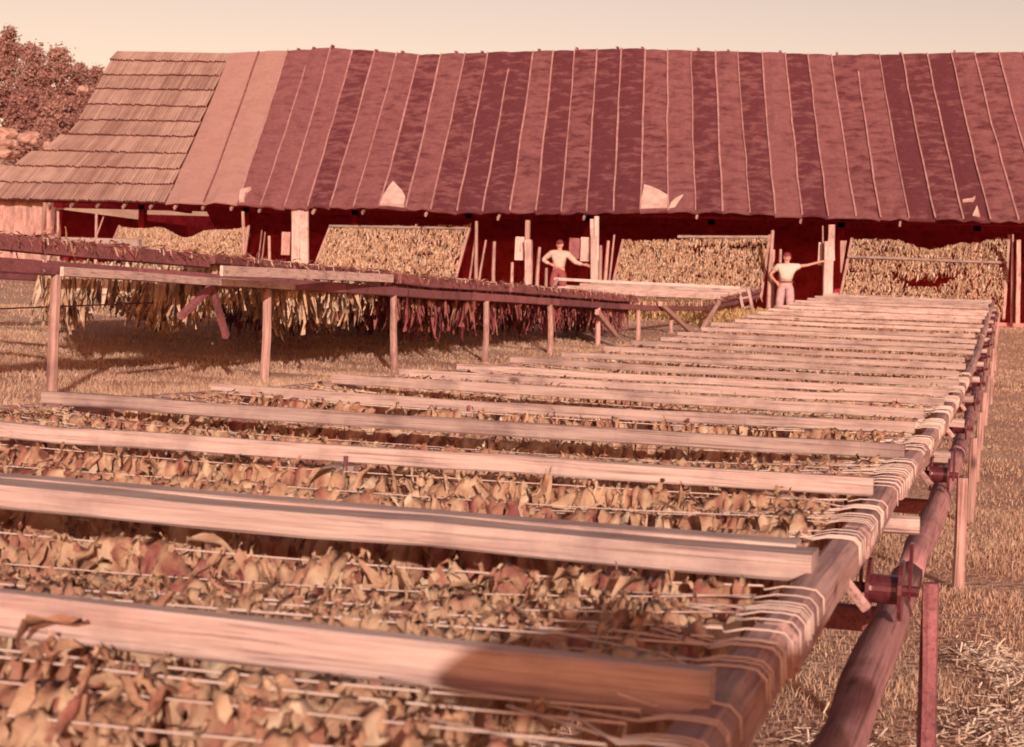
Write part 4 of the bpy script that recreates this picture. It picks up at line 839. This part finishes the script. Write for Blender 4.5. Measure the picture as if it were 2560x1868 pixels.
o = blades('grass', 'grass', X, Y, H, W, RNG.uniform(0.1, 0.7, len(X)), np.clip(RNG.normal(0.5, 0.2, len(X)) + 0.2 * (clump - .5), 0, 1))
tag(o, 'short dry sunlit grass between the racks', 'grass')
# bleached straw heap at the lower right
ns = 3500; cx = np.array([0.03, 0.16, -0.42, 0.22, -0.02]); cy = np.array([6.3, 7.0, 5.6, 6.2, 7.6]); cr = np.array([0.2, 0.22, 0.2, 0.22, 0.14]); ci = RNG.integers(0, 5, ns)
sx = cx[ci] + RNG.normal(0, 1, ns) * cr[ci] * 0.5; sy = cy[ci] + RNG.normal(0, 1, ns) * cr[ci] * 0.9; sz = gz(sx, sy) + np.abs(RNG.normal(0, 0.02, ns)) + 0.012
an = RNG.uniform(0, 6.28, ns); ln = RNG.uniform(0.02, 0.075, ns); ti = RNG.normal(0, 0.35, ns); d = np.stack([np.cos(an) * ln, np.sin(an) * ln, np.sin(ti) * ln], 1); c = np.stack([sx, sy, sz], 1); wv = np.stack([-np.sin(an), np.cos(an), np.zeros(ns) + .6], 1) * 0.0028
V = np.stack([c - wv, c + wv, c + d + wv, c + d - wv], 1).reshape(-1, 3); f = (np.arange(ns) * 4)[:, None] + np.arange(4)
o = link_mesh('straw', mesh_np('straw', V, f, M['straw'], attr=np.repeat(RNG.random(ns), 4))); tag(o, 'bleached straw scattered on the grass at the lower right', 'straw', kind='stuff')
# yellowing leafy growth under the end of the second track
n = 5200; wx = RNG.uniform(-13.5, -5.2, n); wy = RNG.uniform(36.5, 42.5, n); pos = np.stack([wx, wy, gz(wx, wy) + RNG.uniform(0.05, 0.36, n)], 1)
v = LV_S[RNG.integers(0, 28, n)] * 0.55; a = RNG.uniform(0, 6.28, n); c_, s_ = np.cos(a)[:, None], np.sin(a)[:, None]
v = np.stack([v[..., 0] * c_ - v[..., 1] * s_, v[..., 0] * s_ + v[..., 1] * c_, v[..., 2]], -1) + pos[:, None, :]
o = link_mesh('weeds', mesh_np('weeds', v.reshape(-1, 3), (LF_S[None] + (np.arange(n) * 12)[:, None, None]).reshape(-1, 4), M['weed'], smooth=True, attr=np.repeat(RNG.random(n), 12)))
tag(o, 'yellowing leafy weeds on the ground below the second track', 'weeds', kind='stuff')

# ------------------------------------------------------------------ trees and rocks on the hillside
def tree(px, ytop, ybot, Yd, wpx, label, seed, n=11000):
    rng = np.random.default_rng(seed); top = at2(px, ytop, Y=Yd); zg = float(gz(top[0], Yd)); bot = at2(px, ybot, Y=Yd)[2]; rad = wpx / 2 * np.linalg.norm(top - CAM) / (F_PX / K)
    e = empty('tree', (top[0], Yd, zg)); tag(e, label, 'tree', 'trees on the hillside')
    hgt = top[2] - zg; m = MB(); m.tube([(top[0], Yd, zg - .3), (top[0] + .15, Yd, zg + hgt * .45), (top[0], Yd, zg + hgt * .9)], [0.28, 0.18, 0.05], 8)
    for q in range(6):
        a = rng.uniform(0, 6.28); z = zg + hgt * rng.uniform(.35, .7); m.tube([(top[0], Yd, z), (top[0] + math.cos(a) * rad * .7, Yd + math.sin(a) * rad * .7, z + hgt * .18)], [0.10, 0.03], 6)
    m.build('trunk', M['bark'], e)
    nb = 60; bz = rng.uniform(0, 1, nb) ** 0.8; br = rad * np.sqrt(np.clip(1 - (bz * 2 - 0.75) ** 2 * 0.55, 0.05, 1)) * (1 - 0.45 * bz)
    ba = rng.uniform(0, 6.28, nb); bx = np.cos(ba) * br * rng.uniform(.25, 1, nb); by_ = np.sin(ba) * br * rng.uniform(.25, 1, nb); lo = max(zg + 0.5, bot); bzz = lo + (top[2] - 0.35 - lo) * bz; bs = rng.uniform(0.28, 0.5, nb) * rad * (1 - .4 * bz)
    bx[0], by_[0], bzz[0], bs[0] = 0, 0, top[2] - 0.35, 0.28 * rad
    i = rng.integers(0, nb, n); d = rng.normal(0, 1, (n, 3)); d /= np.linalg.norm(d, axis=1)[:, None]; r = bs[i] * np.abs(rng.normal(0, 0.75, n))
    c = np.stack([top[0] + bx[i], Yd + by_[i], bzz[i]], 1) + d * r[:, None] * np.array([1, 1, 0.8]); s_ = rng.uniform(0.05, 0.13, n)
    u = rng.normal(0, 1, (n, 3)); u /= np.linalg.norm(u, axis=1)[:, None]; w = np.cross(u, d + 0.6 * rng.normal(0, 1, (n, 3))); w /= np.linalg.norm(w, axis=1)[:, None] + 1e-9
    V = np.stack([c - u * s_[:, None], c + w * s_[:, None] * .6, c + u * s_[:, None], c - w * s_[:, None] * .6], 1).reshape(-1, 3)
    me = mesh_np('crown', V, (np.arange(n) * 4)[:, None] + np.arange(4), M['tree'], attr=np.repeat(np.clip(rng.normal(.5, .22, n), 0, 1), 4)); link_mesh('crown', me, e)
tree(22, 57, 300, 82, 95, 'tall narrow tree at the left edge, highest on the hillside', 1)
tree(72, 92, 310, 80, 100, 'broad tree right of the tallest hillside tree', 2)
tree(132, 100, 310, 79, 105, 'round crowned tree in the middle of the hillside wood', 3)
tree(-30, 110, 320, 76, 130, 'tree cut off by the left edge of the photo', 4)
tree(178, 132, 300, 83, 70, 'small dark tree between the round crown and the barn roof', 5)
tree(215, 142, 290, 90, 75, 'low distant tree just above the shingled roof edge', 6)
tree(60, 190, 345, 70, 120, 'lower leafy tree in front of the hillside wood', 7)
tree(140, 215, 340, 69, 120, 'bushy tree hugging the shingled roof edge', 8)
tree(185, 195, 300, 72, 70, 'slim tree behind the shingled roof slope', 9)
tree(115, 262, 350, 66, 60, 'dark bush beside the pale rocks on the hillside', 10, n=2600)
def rock(px, py, Yd, w, h, label, seed):
    c = Vector(at2(px, py, Y=Yd)); rr = random.Random(seed); bm = bmesh.new(); bmesh.ops.create_icosphere(bm, subdivisions=3, radius=1)
    ph = [rr.uniform(0, 6) for _ in range(6)]
    for v in bm.verts:
        p_ = v.co; k = 1 + 0.18 * math.sin(3 * p_.x + ph[0]) * math.sin(3.5 * p_.z + ph[1]) + 0.1 * math.sin(7 * p_.y + ph[2] + 4 * p_.x) + rr.uniform(-.03, .03); v.co = Vector((p_.x * w * k, p_.y * w * 0.8 * k, p_.z * h * k))
    me = bpy.data.meshes.new('rock'); bm.to_mesh(me); bm.free(); me.materials.append(M['rock']); o = bpy.data.objects.new('rock', me); COL.objects.link(o); o.location = c; tag(o, label, 'rock', 'pale rocks on the hillside')
M['rock'] = mat_plain('pale limestone', (0.50, 0.29, 0.22), 0.9, noise=1.6, c2=(0.36, 0.17, 0.13), bump=0.6)
rock(8, 296, 64, 0.7, 0.25, 'flat pale rock at the left edge below the trees', 1)
rock(66, 306, 66.5, 0.6, 0.32, 'largest pale rock beside the dark hillside bush', 2)
rock(0, 340, 62, 0.8, 0.25, 'pale sloping rock lowest at the left edge', 3)
rock(104, 322, 63.2, 0.2, 0.2, 'small white rock at the roof corner', 4)
rock(18, 318, 63, 0.5, 0.25, 'pale rock between the flat rock and the lowest rock', 5)
rock(182, 206, 73, 0.3, 0.4, 'pale rock showing between leaves above the roof edge', 6)
